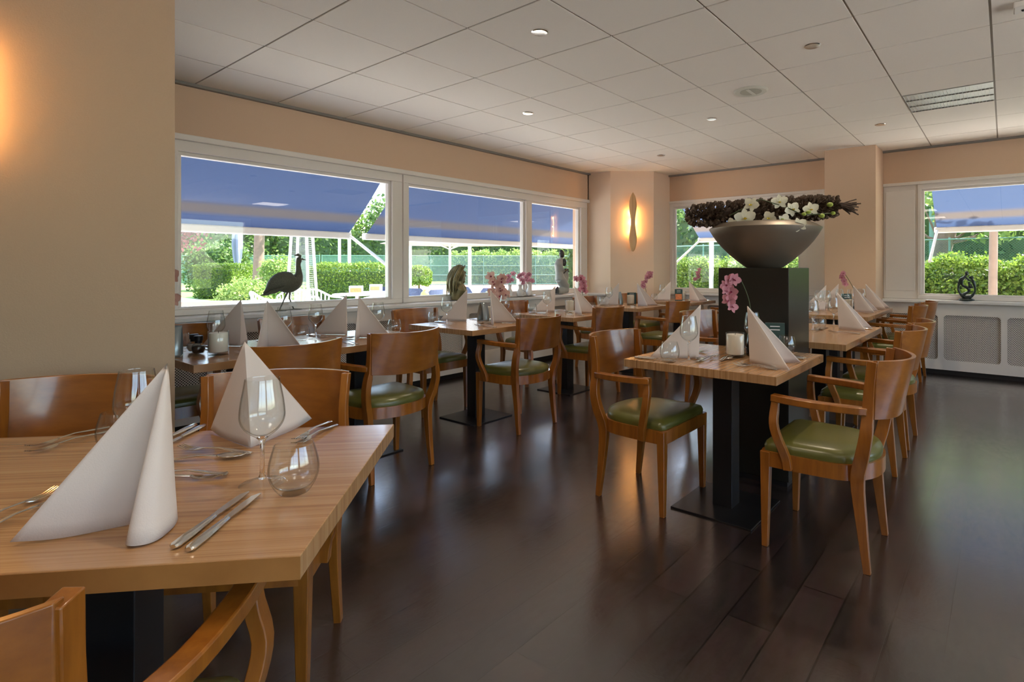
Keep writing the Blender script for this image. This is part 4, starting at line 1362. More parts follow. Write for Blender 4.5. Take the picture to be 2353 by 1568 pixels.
def small(name, prof, mat, loc, label, cat, parts=None, group=None):
    r = MB().lathe(prof, 20, cap=True).build(name, M[mat], None, smooth=True)
    r.location = loc
    return tag(r, label, cat, group)
small('lantern', [(0.03, 0), (0.06, 0.01), (0.075, 0.06), (0.06, 0.11), (0.03, 0.14), (0.032, 0.16)], 'lime', (-7.75, 5.85, 0.67), 'lime green glass lantern on a terrace table left of the bust', 'lantern')
small('lantern', [(0.05, 0), (0.075, 0.03), (0.08, 0.1), (0.075, 0.12)], 'lime', (-6.98, 6.62, 0.67), 'bright green glass jar on a terrace table right of the bust', 'lantern')
small('flowerpot', [(0.05, 0), (0.07, 0.12), (0.06, 0.13)], 'terra', (-6.55, 7.2, 0.67), 'orange pot on a terrace table left of the kneeling statue', 'flowerpot')
for (x, y, rz, lab) in ((-10.45, 6.2, 0.9, 'small orange and white menu box on the terrace table, left one'), (-11.0, 7.0, 0.5, 'small orange and white menu box on the farther terrace table')):
    bx = tag(empty('menu_box', (x, y, 0.67), rz), lab, 'menu box')
    MB().box(-0.13, 0.13, -0.05, 0.05, 0, 0.16).build('body', M['cardwhite'], bx, bevel=0.004)
    MB().box(-0.11, 0.11, -0.052, 0.052, 0.03, 0.12).build('picture', M['food'], bx)

# ================================================================== PLANTER
pl = tag(empty('plinth', (-1.13, 3.285, 0)), 'tall square dark plinth in the middle of the room carrying the flower bowl', 'plinth')
MB().box(-0.203, 0.2, -0.195, 0.2, 0.03, 1.2).build('body', M['plinth'], pl, bevel=0.003)
MB().box(-0.193, 0.19, -0.185, 0.19, 0.0, 0.03).build('recessed_foot', M['blackmetal'], pl)
bo = tag(empty('flower_bowl', (-1.13, 3.285, 1.2)), 'wide grey brown metal bowl on top of the dark plinth', 'bowl')
prof = [(0.0, 0.002), (0.098, 0.0), (0.106, 0.003), (0.135, 0.024), (0.168, 0.050), (0.205, 0.083), (0.240, 0.118), (0.270, 0.153), (0.296, 0.190), (0.318, 0.228), (0.318, 0.232), (0.290, 0.249), (0.262, 0.262), (0.258, 0.262), (0.256, 0.257), (0.30, 0.228), (0.24, 0.15), (0.10, 0.03), (0.0, 0.02)]
MB().lathe(prof, 64, cap=False).build('shell', M['bowl'], bo, smooth=True, angle=35)
MB().lathe([(0.0, 0.225), (0.27, 0.215)], 32, cap=False).build('soil', M['driedstem'], bo)

def petal(m, org, rot, L, W, cup=0.25, n=4, wn=3, tip=0.6, lift=0.0):
    """rot: Matrix taking local (x right, y out, z up) to world"""
    V = []
    for i in range(n + 1):
        t = i / n
        wv = W * math.sin(PI * min(1, (t * 0.92 + 0.06))) ** tip
        for j in range(-wn, wn + 1):
            u = j / wn
            x = u * wv / 2; y = L * t
            z = cup * L * (t * t) * 0.8 + lift * t + cup * W * u * u * 0.35
            V.append(rot @ Vector((x, y, z)) + Vector(org))
    F = []
    k = 2 * wn + 1
    for i in range(n):
        for j in range(2 * wn):
            a = i * k + j
            F.append((a, a + 1, a + k + 1, a + k))
    m.add(V, F)

def frame_from(dir_, roll=0.0):
    """matrix whose local z points along dir_"""
    d = Vector(dir_).normalized()
    q = d.to_track_quat('Z', 'Y')
    return q.to_matrix() @ Matrix.Rotation(roll, 3, 'Z')

def bud_cluster(m, pos, dir_, s, rng, npet=6):
    R = frame_from(dir_, rng.random() * 6)
    for k in range(npet):
        a = 2 * PI * k / npet + rng.random() * 0.3
        tilt = math.radians(42 + 26 * rng.random())
        Rp = R @ Matrix.Rotation(a, 3, 'Z') @ Matrix.Rotation(tilt, 3, 'X')
        off = R @ (Matrix.Rotation(a, 3, 'Z') @ Vector((0, 0.10 * s, 0)))
        petal(m, Vector(pos) + off, Rp, s * 1.0, s * 0.8, 0.5, 3, 2, 0.55)
    m.ball(pos, s * 0.3, 6, 4)

fl = tag(empty('dried_flower_roll', (-1.115, 3.275, 1.535), 0), 'long roll of dried brown buds lying across the bowl, dressed with white orchids', 'flower arrangement')
ax = Vector((0.88, 0.47, 0.055)).normalized()
sd = ax.cross(Vector((0, 0, 1))).normalized(); upv = sd.cross(ax)
rngb = random.Random(5)
m = MB(); core = MB()
Llog = 0.90
for i in range(900):
    t = rngb.uniform(-0.5, 0.43)
    a = rngb.uniform(0, 2 * PI)
    rad = 0.050 * (1 - 0.45 * max(0, abs(t + 0.03) - 0.36) / 0.14)
    d = sd * math.cos(a) + upv * math.sin(a)
    endk = max(0, (-t - 0.38) / 0.12)
    dd = (d + ax * (0.35 - 1.2 * endk)).normalized()
    bud_cluster(m, ax * (t * Llog) + d * rad * (0.8 + 0.35 * rngb.random()), dd, rngb.uniform(0.019, 0.028), rngb, 5)
o = m.build('dried_buds', M['dried'], fl, smooth=True, angle=180)
o['kind'] = 'stuff'
core.tube([ax * (-0.45 * Llog), ax * (-0.3 * Llog), ax * (0.35 * Llog), ax * (0.44 * Llog)], [0.015, 0.038, 0.038, 0.015], 14).build('core', M['driedstem'], fl)
st = MB()
for i in range(38):
    a = rngb.uniform(0, 2 * PI); r0 = 0.02 * rngb.random(); r1 = 0.045 * rngb.random() + 0.01
    d = sd * math.cos(a) + upv * math.sin(a)
    e = rngb.uniform(0.50, 0.575)
    st.tube([ax * (0.38 * Llog) + d * r0, ax * (0.47 * Llog) + d * r0 * 0.9, ax * (e * Llog) + d * r1 - Vector((0, 0, 0.02 * rngb.random()))], [0.0035, 0.003, 0.004], 5)
st.build('stem_ends', M['driedstem'], fl)

def blossom(parent, pos, dir_, s, pm, roll=0.0, throat='orchyellow', label=None):
    m = MB(); R = frame_from(dir_, roll)
    for k, (a, L, W) in enumerate([(0, 1.0, 0.62), (1.22, 1.05, 1.0), (-1.22, 1.05, 1.0), (2.45, 0.95, 0.6), (-2.45, 0.95, 0.6)]):
        petal(m, Vector(pos) - R @ Vector((0, 0, 0.02 * s * (k % 2))), R @ Matrix.Rotation(a, 3, 'Z'), s * L, s * W, 0.16, 4, 3, 0.6)
    o = m.build('blossom', M[pm], parent, smooth=True, angle=180)
    if label: o['label'] = label
    m = MB()
    for a in (2.6, 3.14, 3.7):
        petal(m, Vector(pos) + R @ Vector((0, 0, 0.03 * s)), R @ Matrix.Rotation(a, 3, 'Z') @ Matrix.Rotation(0.7, 3, 'X'), s * 0.42, s * 0.28, 0.5, 3, 2)
    m.ball(Vector(pos) + R @ Vector((0, 0, 0.09 * s)), 0.11 * s, 7, 5)
    m.build('throat', M[throat], o, smooth=True, angle=180)
    return o
cam_dir = Vector((0.30, -0.93, 0.0))
# (along axis, toward viewer, up, size)
for (t, f_, u_, s, dx) in [(-0.115, 0.10, -0.045, 0.060, 0.1), (-0.08, 0.11, 0.03, 0.046, -0.5), (0.075, 0.10, 0.035, 0.046, 0.1), (0.145, 0.10, -0.012, 0.044, 0.6),
                      (0.02, 0.115, -0.055, 0.044, -0.7), (0.245, 0.10, -0.02, 0.044, 0.2), (-0.19, 0.10, -0.075, 0.040, -0.9), (0.10, 0.14, -0.075, 0.04, 0.9), (0.175, 0.26, -0.115, 0.042, 0.3)]:
    p = ax * t + cam_dir * f_ + Vector((0, 0, u_))
    blossom(fl, p, cam_dir + Vector((dx * 0.5, 0, 0.15)), s, 'orchwhite', roll=dx)
m = MB()
for (t, f_, u_, s) in [(0.205, 0.13, -0.045, 0.014), (0.23, 0.12, -0.035, 0.014), (0.30, 0.12, -0.06, 0.018), (0.36, 0.12, -0.05, 0.014), (0.345, 0.11, 0.0, 0.018), (0.09, 0.15, -0.07, 0.011)]:
    MB().ball(ax * t + cam_dir * f_ + Vector((0, 0, u_)), s, 8, 6, (1, 0.8, 0.75)).build('orchid_bud', M['bud'], fl, smooth=True)
MB().tube([ax * -0.2 + cam_dir * 0.09 + Vector((0, 0, -0.02)), ax * -0.03 + cam_dir * 0.10 + Vector((0, 0, 0.06)), ax * 0.12 + cam_dir * 0.10 + Vector((0, 0, 0.0)), ax * 0.2 + cam_dir * 0.13 + Vector((0, 0, -0.05)), ax * 0.35 + cam_dir * 0.12 + Vector((0, 0, -0.05))], 0.003, 6).build('orchid_stem', M['stem'], fl)

# ================================================================== TABLEWARE
TZ = 0.75
def make_wine():
    r = empty('wine_glass')
    outp = [(0.0065, 0.092), (0.014, 0.099), (0.028, 0.110), (0.038, 0.123), (0.0425, 0.137), (0.0425, 0.152), (0.0400, 0.175), (0.0355, 0.200), (0.0325, 0.2195)]
    inn = [(0.0316, 0.2200), (0.0313, 0.2195), (0.0342, 0.200), (0.0387, 0.175), (0.0412, 0.152), (0.0411, 0.138), (0.0366, 0.1245), (0.0266, 0.1120), (0.012, 0.1025), (0.0, 0.1005)]
    MB().lathe(sm(outp) + inn[:1] + sm(inn[1:]), 36, cap=False).build('glass_bowl', M['crystal'], r, smooth=True, angle=50)
    MB().lathe([(0.0, 0.0105), (0.0078, 0.011), (0.0052, 0.021), (0.0042, 0.05), (0.0045, 0.080), (0.0068, 0.092), (0.011, 0.097), (0.0, 0.0995)], 20, cap=False).build('glass_stem', M['solidglass'], r, smooth=True, angle=60)
    MB().lathe([(0.0425, 0.0006), (0.0432, 0.0014), (0.040, 0.0024), (0.024, 0.0048), (0.0085, 0.0110)], 32, cap=False).build('glass_foot', M['crystal'], r, smooth=True, angle=60)
    return r
def make_tumbler():
    r = empty('water_glass')
    outp = [(0.0, 0.0), (0.022, 0.0), (0.028, 0.003), (0.036, 0.014), (0.0435, 0.030), (0.0465, 0.046), (0.0455, 0.062), (0.0415, 0.080), (0.0365, 0.0975)]
    inn = [(0.0348, 0.0978), (0.0398, 0.080), (0.0437, 0.062), (0.0447, 0.046), (0.0415, 0.031), (0.0335, 0.017), (0.018, 0.011), (0.0, 0.009)]
    MB().lathe(outp[:2] + sm(outp[2:]) + sm(inn), 36, cap=False).build('glass_body', M['crystal'], r, smooth=True, angle=50)
    return r
WG = Proto(make_wine); TG = Proto(make_tumbler)
gwg, gtg = 'stemmed wine glasses on the tables', 'round stemless water glasses on the tables'
for x, y, lab in [
    (-1.224, 0.515, 'large clear wine glass in the foreground between the two front napkins'),
    (-1.547, 0.384, 'wine glass half hidden behind the big leaning front napkin'),
    (-1.197, 2.43, 'wine glass before the left napkin on the table at the plinth'),
    (-1.035, 2.83, 'wine glass hidden behind the right napkin of the table at the plinth'),
    (-3.35, 1.175, 'wine glass above the white candle on the pepper mill table'),
    (-3.33, 1.52, 'wine glass left of the water glass on the pepper mill table'),
    (-3.45, 1.77, 'wine glass just left of the third napkin on the pepper mill table'),
    (-3.30, 2.115, 'wine glass behind the fourth napkin of the pepper mill table'),
    (-3.476, 2.83, 'wine glass left of the napkins on the card holder table'),
    (-3.35, 3.345, 'wine glass behind the right napkin of the card holder table'),
    (-3.52, 4.09, 'wine glass before the left napkin on the third window table'),
    (-3.70, 5.42, 'wine glass before the left napkin on the fourth window table'),
    (-3.71, 6.72, 'wine glass before the left napkin on the farthest table'),
    (-1.08, 4.14, 'wine glass next to the plinth edge on the second right table'),
    (-1.05, 4.62, 'wine glass left of the napkin on the second right table'),
    (-1.44, 6.04, 'wine glass nearest the plinth on the far right table, right one of two'),
    (-1.50, 5.98, 'wine glass nearest the plinth on the far right table, left one of two'),
    (-1.30, 6.48, 'wine glass before the menu card on the far right table'),
    (-1.25, 6.75, 'wine glass between the two right napkins on the far right table'),
    (-1.43, 6.56, 'wine glass right of the second left napkin on the far right table')]:
    WG.put((x, y, TZ), random.random() * 6, lab, 'wine glass', gwg)
for x, y, lab in [
    (-1.125, 0.533, 'large stemless water glass in the foreground right of the wine glass'),
    (-1.716, 0.392, 'water glass half hidden behind the big leaning front napkin'),
    (-1.262, 2.36, 'water glass at the left corner of the table before the plinth'),
    (-0.90, 2.95, 'water glass behind the right napkin of the table before the plinth'),
    (-3.43, 1.67, 'water glass in the middle of the pepper mill table'),
    (-3.30, 2.24, 'water glass at the far end of the pepper mill table'),
    (-3.50, 1.06, 'water glass behind the salt mill at the partition'),
    (-3.61, 2.81, 'water glass at the left corner of the card holder table'),
    (-3.25, 3.375, 'water glass at the far edge of the card holder table'),
    (-3.66, 4.03, 'water glass at the left corner of the third window table'),
    (-3.36, 4.60, 'water glass at the right edge of the third window table'),
    (-3.82, 5.46, 'water glass at the left corner of the fourth window table'),
    (-3.80, 6.66, 'water glass at the left corner of the farthest table'),
    (-1.07, 4.275, 'water glass beside the wine glasses on the second right table'),
    (-1.56, 5.86, 'water glass at the left end of the far right table')]:
    TG.put((x, y, TZ), random.random() * 6, lab, 'water glass', gtg)

def napkin_mesh(name, S, T, As, Bs, bulge=0.010, n=12):
    """two wings standing from the spine S-T; As and Bs are base polylines leading away from S"""
    m = MB()
    S = Vector(S); T = Vector(T)
    for W, sg in ((As, -1), (Bs, 1)):
        P = spline([S] + [Vector(p) for p in W], 6) if len(W) > 1 else [S.lerp(Vector(W[0]), k / 10) for k in range(11)]
        V = []; k = len(P)
        for i in range(n + 1):
            t = i / n
            for j, b in enumerate(P):
                u = j / (k - 1)
                p = b.lerp(T, t)
                nrm = (P[-1] - S).cross(Vector((0, 0, 1))).normalized() * sg
                p = p + nrm * bulge * math.sin(PI * u) * (1 - t) * (0.5 + 0.5 * math.sin(PI * t + 0.6))
                V.append(p)
        F = []
        for i in range(n):
            for j in range(k - 1):
                a = i * k + j
                F.append((a, a + 1, a + k + 1, a + k))
        m.add(V, F)
    return m.build(name, M['napkin'], None, smooth=True, angle=70, solid=0.0032, weld=True)
def make_napkin():
    r = empty('napkin')
    o = napkin_mesh('folded_cloth', (0, 0, 0.002), (0, -0.012, 0.268), [(-0.05, 0.085, 0.002), (-0.095, 0.165, 0.002), (-0.117, 0.204, 0.006)], [(0.05, 0.085, 0.002), (0.095, 0.165, 0.002), (0.117, 0.204, 0.006)])
    o.parent = r
    # turned up inner layer seen at the foot of each wing
    return r
NP = Proto(make_napkin)
gnp = 'white napkins folded into standing tents'
for x, y, rz, lab in [
    (-0.953, 2.575, -PI / 2 + 0.08, 'white tent folded napkin at the right of the table before the plinth'),
    (-1.20, 2.54, PI / 2, 'white tent folded napkin at the left of the table before the plinth'),
    (-3.47, 1.34, PI / 2, 'white napkin nearest the partition on the pepper mill table, first of four'),
    (-3.26, 1.40, -PI / 2 - 0.12, 'white napkin leaning toward the aisle on the pepper mill table, second of four'),
    (-3.50, 2.00, PI / 2, 'white napkin before the patio heater view, third on the pepper mill table'),
    (-3.28, 1.97, -PI / 2 - 0.12, 'white napkin at the far end of the pepper mill table, fourth of four'),
    (-3.57, 3.115, PI / 2, 'white napkin left of the grey card holder on its window table'),
    (-3.33, 3.17, -PI / 2 - 0.15, 'white napkin right of the grey card holder on its window table'),
    (-3.60, 4.30, PI / 2, 'white napkin at the window side of the third window table'),
    (-3.36, 4.33, -PI / 2 - 0.1, 'white napkin at the aisle side of the third window table'),
    (-3.67, 5.57, PI / 2, 'white napkin at the window side of the fourth window table'),
    (-3.46, 5.68, -PI / 2, 'white napkin at the aisle side of the fourth window table'),
    (-3.62, 6.78, PI / 2, 'white napkin left of the picture menu card on the farthest table'),
    (-3.40, 6.93, -PI / 2, 'white napkin right of the picture menu card on the farthest table'),
    (-0.97, 4.42, -PI / 2, 'white napkin on the second right table behind the plinth'),
    (-1.50, 6.22, PI / 2, 'white napkin nearest the plinth on the far right table'),
    (-1.50, 6.77, PI / 2, 'second white napkin from the plinth on the far right table'),
    (-1.22, 6.24, -PI / 2, 'third white napkin from the plinth on the far right table'),
    (-1.22, 6.88, -PI / 2, 'rightmost white napkin on the far right table')]:
    NP.put((x, y, TZ), rz, lab, 'napkin', gnp)
o = napkin_mesh('napkin', (-1.200, 0.352, TZ + .002), (-1.232, 0.3515, 1.022), [(-1.215, 0.30, TZ + .002), (-1.245, 0.21, TZ + .002), (-1.268, 0.150, TZ + .008)],
                [(-1.168, 0.352, TZ + .002), (-1.128, 0.336, TZ + .002), (-1.093, 0.300, TZ + .002), (-1.108, 0.268, TZ + .004), (-1.150, 0.277, TZ + .006)], bulge=0.012)
tag(o, 'big white napkin leaning in the left foreground, its right wing rolled', 'napkin', gnp)
o = napkin_mesh('napkin', (-1.489, 0.60, TZ + .002), (-1.468, 0.577, 1.020), [(-1.57, 0.597, TZ + .002), (-1.65, 0.594, TZ + .002), (-1.722, 0.592, TZ + .008)],
                [(-1.53, 0.67, TZ + .002), (-1.57, 0.745, TZ + .002), (-1.607, 0.812, TZ + .008)], bulge=0.006)
tag(o, 'white pyramid napkin on the front table behind the large wine glass', 'napkin', gnp)

# cutlery: local +y is the working end
def make_knife():
    r = empty('knife')
    m = MB()
    V = []; 
    prof = [(-0.11, 0.0045, 0.0035), (-0.105, 0.0085, 0.005), (-0.07, 0.0095, 0.0052), (-0.02, 0.0065, 0.0045), (0.0, 0.0050, 0.004)]
    for (y, w_, t) in prof:
        for k in range(8):
            a = 2 * PI * k / 8
            V.append((w_ * math.cos(a), y, 0.0055 + t * math.sin(a)))
    F = []
    for i in range(len(prof) - 1):
        for k in range(8):
            k2 = (k + 1) % 8
            F.append((i * 8 + k, i * 8 + k2, (i + 1) * 8 + k2, (i + 1) * 8 + k))
    F.append(tuple(range(7, -1, -1)))
    F.append(tuple(range(32, 40)))
    m.add(V, F)
    m.build('handle', M['steel'], r, smooth=True)
    bl = [(0.0, -0.004), (0.004, -0.0075), (0.06, -0.0085), (0.095, -0.006), (0.11, 0.003), (0.105, 0.0065), (0.06, 0.0075), (0.0, 0.0045)]
    b = MB(); n = len(bl)
    b.add([(x, y, 0.0048) for y, x in bl] + [(x, y, 0.0062) for y, x in bl], [tuple(range(n)), tuple(range(2 * n - 1, n - 1, -1))] + [(i, (i + 1) % n, n + (i + 1) % n, n + i) for i in range(n)])
    b.build('blade', M['steel'], r)
    return r
def handle_curve(r):
    V = []; pf = [(-0.10, 0.004, 0.003, .003), (-0.095, 0.0095, 0.003, .003), (-0.06, 0.0085, 0.006, .003), (-0.01, 0.0042, 0.011, .0026), (0.03, 0.0035, 0.009, .0025)]
    m = MB()
    for (y, w_, z, t) in pf:
        for k in range(8):
            a = 2 * PI * k / 8
            V.append((w_ * math.cos(a), y, z + t * 0.6 * math.sin(a)))
    F = []
    for i in range(len(pf) - 1):
        for k in range(8):
            k2 = (k + 1) % 8
            F.append((i * 8 + k, i * 8 + k2, (i + 1) * 8 + k2, (i + 1) * 8 + k))
    F += [tuple(range(7, -1, -1)), tuple(range(32, 40))]
    m.add(V, F)
    m.build('handle', M['steel'], r, smooth=True)
def make_fork():
    r = empty('fork'); handle_curve(r)
    m = MB()
    m.bar([(0, 0.028, 0.009), (0, 0.038, 0.0065), (0, 0.052, 0.005)], [0.007, 0.018, 0.022], 0.0018)
    for k in range(4):
        x = -0.0093 + 0.0062 * k
        m.bar([(x, 0.050, 0.005), (x, 0.075, 0.0055), (x * 0.92, 0.098, 0.012)], [0.0036, 0.003, 0.0018], 0.0018)
    m.build('tines', M['steel'], r, smooth=True)
    return r
def make_spoon():
    r = empty('spoon'); handle_curve(r)
    m = MB()
    V = []; n = 16
    for i in range(5):
        q = i / 4
        for k in range(n):
            a = 2 * PI * k / n
            V.append((0.0195 * q * math.cos(a), 0.062 + 0.032 * q * math.sin(a), 0.003 + 0.007 * q * q))
    F = [(i * n + k, i * n + (k + 1) % n, (i + 1) * n + (k + 1) % n, (i + 1) * n + k) for i in range(4) for k in range(n)]
    m.add(V, F)
    m.build('bowl', M['steel'], r, smooth=True, angle=180, solid=0.0014)
    return r
KN, FK, SPN = Proto(make_knife), Proto(make_fork), Proto(make_spoon)
gkn, gfk, gsp = 'table knives laid at the places', 'table forks laid at the places', 'dessert spoons laid at the places'
def lay(P, p0, p1, label, cat, grp, dz=0.0):
    """piece lies from handle point p0 toward tip p1"""
    c = ((p0[0] + p1[0]) / 2, (p0[1] + p1[1]) / 2, TZ + dz)
    rz = math.atan2(p1[1] - p0[1], p1[0] - p0[0]) - PI / 2
    P.put(c, rz, label, cat, grp)
# front table, as laid in the photo
lay(KN, (-1.047, 0.305), (-1.193, 0.475), 'left one of the two knives before the large foreground wine glass', 'knife', gkn)
lay(KN, (-1.022, 0.322), (-1.162, 0.480), 'right one of the two knives before the large foreground water glass', 'knife', gkn)
lay(KN, (-1.812, 0.579), (-1.675, 0.435), 'left one of the two knives at the back edge of the front table', 'knife', gkn)
lay(KN, (-1.785, 0.592), (-1.648, 0.450), 'right one of the two knives at the back edge of the front table', 'knife', gkn)
lay(FK, (-1.545, 0.835), (-1.425, 0.675), 'upper fork right of the pyramid napkin on the front table', 'fork', gfk, 0.004)
lay(FK, (-1.51, 0.835), (-1.405, 0.665), 'lower fork right of the pyramid napkin on the front table', 'fork', gfk)
lay(FK, (-1.995, 0.430), (-1.905, 0.255), 'upper fork at the far left place of the front table', 'fork', gfk)
lay(FK, (-1.945, 0.420), (-1.845, 0.245), 'lower fork at the far left place of the front table', 'fork', gfk)
lay(FK, (-1.430, 0.575), (-1.600, 0.485), 'fork crossing the spoon between the two front napkins', 'fork', gfk, 0.003)
lay(SPN, (-1.545, 0.425), (-1.425, 0.560), 'spoon crossing the fork between the two front napkins', 'spoon', gsp)
lay(FK, (-1.450, 0.355), (-1.325, 0.470), 'dessert fork half hidden by the rolled wing of the big front napkin', 'fork', gfk)
lay(SPN, (-1.335, 0.475), (-1.465, 0.375), 'dessert spoon half hidden by the rolled wing of the big front napkin', 'spoon', gsp, 0.004)
lay(FK, (-1.385, 0.085), (-1.505, 0.250), 'upper fork at the left foreground edge, tines glinting amber', 'fork', gfk)
lay(FK, (-1.345, 0.095), (-1.460, 0.262), 'lower fork at the left foreground edge, tines glinting amber', 'fork', gfk)
# other places: px,py napkin, s = +1 diner on the +x side, -1 on the -x side
def place(xe, y, s, where, both=True, dess=True):
    """xe: table edge of the diner; pieces run along x"""
    a0, a1 = xe - s * 0.03, xe - s * 0.25
    for k, off in enumerate((0.165, 0.195)):
        yy = y + s * off
        lay(KN, (a0, yy), (a1, yy + 0.004 * k), ('inner' if k == 0 else 'outer') + ' knife, ' + where, 'knife', gkn)
    for k, off in enumerate((0.165, 0.195)):
        yy = y - s * off
        lay(FK, (a0 - s * 0.01, yy), (a1, yy - 0.01 * k), ('inner' if k == 0 else 'outer') + ' fork, ' + where, 'fork', gfk)
    if dess:
        xc = xe - s * 0.32
        lay(SPN, (xc, y + 0.11), (xc - 0.01, y - 0.09), 'dessert spoon above the place, ' + where, 'spoon', gsp)
        lay(FK, (xc - s * 0.015, y - 0.13), (xc - s * 0.03, y + 0.07), 'dessert fork above the place, ' + where, 'fork', gfk, 0.003)
place(-0.745, 2.66, 1, 'right place of the table before the plinth')
place(-1.49, 2.56, -1, 'left place of the table before the plinth')
place(-2.96, 1.42, 1, 'aisle place nearer the partition, pepper mill table')
place(-2.96, 1.96, 1, 'aisle place at the far end, pepper mill table')
place(-3.70, 1.34, -1, 'window place nearer the partition, pepper mill table', dess=False)
place(-3.70, 2.02, -1, 'window place at the far end, pepper mill table', dess=False)
place(-3.0, 3.12, 1, 'aisle place of the card holder table')
place(-3.745, 3.10, -1, 'window place of the card holder table', dess=False)
place(-3.06, 4.33, 1, 'aisle place of the third window table')
place(-3.80, 4.30, -1, 'window place of the third window table', dess=False)
place(-3.18, 5.66, 1, 'aisle place of the fourth window table', dess=False)
place(-3.16, 6.93, 1, 'aisle place of the farthest table', dess=False)
place(-0.735, 4.34, 1, 'right place of the second right table')
place(-0.985, 6.24, 1, 'nearer right place of the far right table', dess=False)
place(-0.985, 6.87, 1, 'farther right place of the far right table', dess=False)

def make_candle():
    r = empty('candle_glass')
    MB().lathe([(0.0, 0.0), (0.045, 0.0), (0.047, 0.003), (0.047, 0.122), (0.0455, 0.124), (0.0442, 0.122), (0.0442, 0.016), (0.0, 0.014)], 32, cap=False).build('glass_cup', M['crystal'], r, smooth=True, angle=50)
    MB().lathe([(0.0, 0.0165), (0.041, 0.0165), (0.043, 0.019), (0.043, 0.112), (0.041, 0.115), (0.0, 0.112)], 28, cap=False).build('candle', M['candle'], r, smooth=True, angle=50)
    MB().tube([(0, 0, 0.11), (0.001, 0, 0.124)], 0.0012, 6).build('wick', M['black'], r)
    return r
CD = Proto(make_candle)
for x, y, lab in [(-1.075, 2.70, 'white candle in a clear glass on the table before the plinth'), (-3.22, 1.14, 'white candle in a clear glass beside the pepper mill'),
                  (-3.52, 3.33, 'white candle glass beside the grey card holder'), (-3.50, 4.42, 'white candle glass on the third window table'),
                  (-3.60, 5.74, 'white candle glass on the fourth window table'), (-1.30, 6.36, 'white candle glass before the menu card on the far right table'), (-3.54, 6.99, 'white candle glass on the farthest table')]:
    CD.put((x, y, TZ), 0, lab, 'candle', 'white candles in clear glasses')

def mill(x, y, fill, label):
    r = tag(empty('spice_mill', (x, y, TZ)), label, 'spice mill')
    MB().lathe([(0.0, 0.0), (0.021, 0.0), (0.024, 0.003), (0.031, 0.02), (0.033, 0.032), (0.030, 0.044), (0.019, 0.056), (0.015, 0.062), (0.0135, 0.062), (0.017, 0.055), (0.028, 0.043), (0.0305, 0.032), (0.029, 0.021), (0.022, 0.006), (0.0, 0.005)], 28, cap=False).build('glass_body', M['crystal'], r, smooth=True)
    MB().lathe([(0.0, 0.006), (0.0215, 0.007), (0.0285, 0.021), (0.030, 0.032), (0.027, 0.042), (0.0, 0.046)], 24, cap=False).build('contents', M[fill], r, smooth=True)
    MB().lathe([(0.016, 0.058), (0.017, 0.070), (0.0205, 0.071), (0.021, 0.094), (0.019, 0.096), (0.0, 0.097)], 24).build('cap', M['black'], r, smooth=True, angle=40)
mill(-3.325, 1.085, 'pepper', 'black capped pepper mill on the long window table')
mill(-3.42, 1.095, 'salt', 'black capped salt mill left behind the pepper mill')

def card_holder(x, y, rz, label, h=0.155, mat='greyplate'):
    r = tag(empty('card_holder', (x, y, TZ), rz), label, 'card holder')
    for s in (-1, 1):
        pts = spline([(s * 0.055, 0, 0.0), (s * 0.052, 0, 0.05), (s * 0.036, 0, 0.10), (s * 0.010, 0, h)], 4)
        m = MB(); V = []
        for p in pts:
            V += [(p.x, -0.028, p.z), (p.x, 0.028, p.z)]
        m.add(V, [(2 * i, 2 * i + 1, 2 * i + 3, 2 * i + 2) for i in range(len(pts) - 1)])
        m.build('curved_plate', M[mat], r, smooth=True, angle=180, solid=0.003)
    MB().box(-0.055, 0.055, -0.028, 0.028, 0.0, 0.004).build('base', M[mat], r)
card_holder(-3.50, 3.24, -0.25, 'grey twisted two winged card holder on the second window table')
card_holder(-3.73, 5.67, -0.35, 'pale curved card holder beside the candle on the fourth window table')
card_holder(-3.335, 0.985, -0.4, 'grey curved card holder beside the black vase at the partition edge')

def menu_card(x, y, rz, w_, h, label, pic=True):
    r = tag(empty('menu_card', (x, y, TZ), rz), label, 'menu card')
    m = MB().add([(-w_ / 2, 0.0, 0), (w_ / 2, 0.0, 0), (w_ / 2, 0.03, h), (-w_ / 2, 0.03, h)], [(0, 1, 2, 3)]); m.build('card', M['card'], r, solid=0.003)
    MB().add([(-w_ / 2, 0.062, 0), (w_ / 2, 0.062, 0), (w_ / 2, 0.032, h), (-w_ / 2, 0.032, h)], [(0, 1, 2, 3)]).build('back_support', M['cardwhite'], r, solid=0.002)
    if pic:
        MB().add([(-w_ * .42, -0.002 + 0.03 * .08, h * .08), (w_ * .42, -0.002 + 0.03 * .08, h * .08), (w_ * .42, -0.002 + 0.03 * .58, h * .58), (-w_ * .42, -0.002 + 0.03 * .58, h * .58)], [(0, 1, 2, 3)]).build('food_picture', M['food'], r)
    m = MB()
    for z in (0.86, 0.74):
        m.add([(-w_ * .25, -0.003 + 0.03 * z, h * z), (w_ * .25, -0.003 + 0.03 * z, h * z), (w_ * .25, -0.003 + 0.03 * (z + .03), h * (z + .03)), (-w_ * .25, -0.003 + 0.03 * (z + .03), h * (z + .03))], [(0, 1, 2, 3)])
    m.build('print', M['cardwhite'], r)
menu_card(-3.53, 6.86, 0.55, 0.105, 0.155, 'dark green menu card with an orange food picture on the farthest table')
menu_card(-1.36, 6.60, 0.55, 0.105, 0.165, 'dark green menu card with a food picture on the far right table')
menu_card(-0.98, 3.02, 0.35, 0.10, 0.15, 'dark green menu card leaning by the plinth behind the right napkin', pic=False)
menu_card(-3.66, 5.86, 0.55, 0.11, 0.14, 'dark green menu card behind the candle on the fourth window table', pic=False)

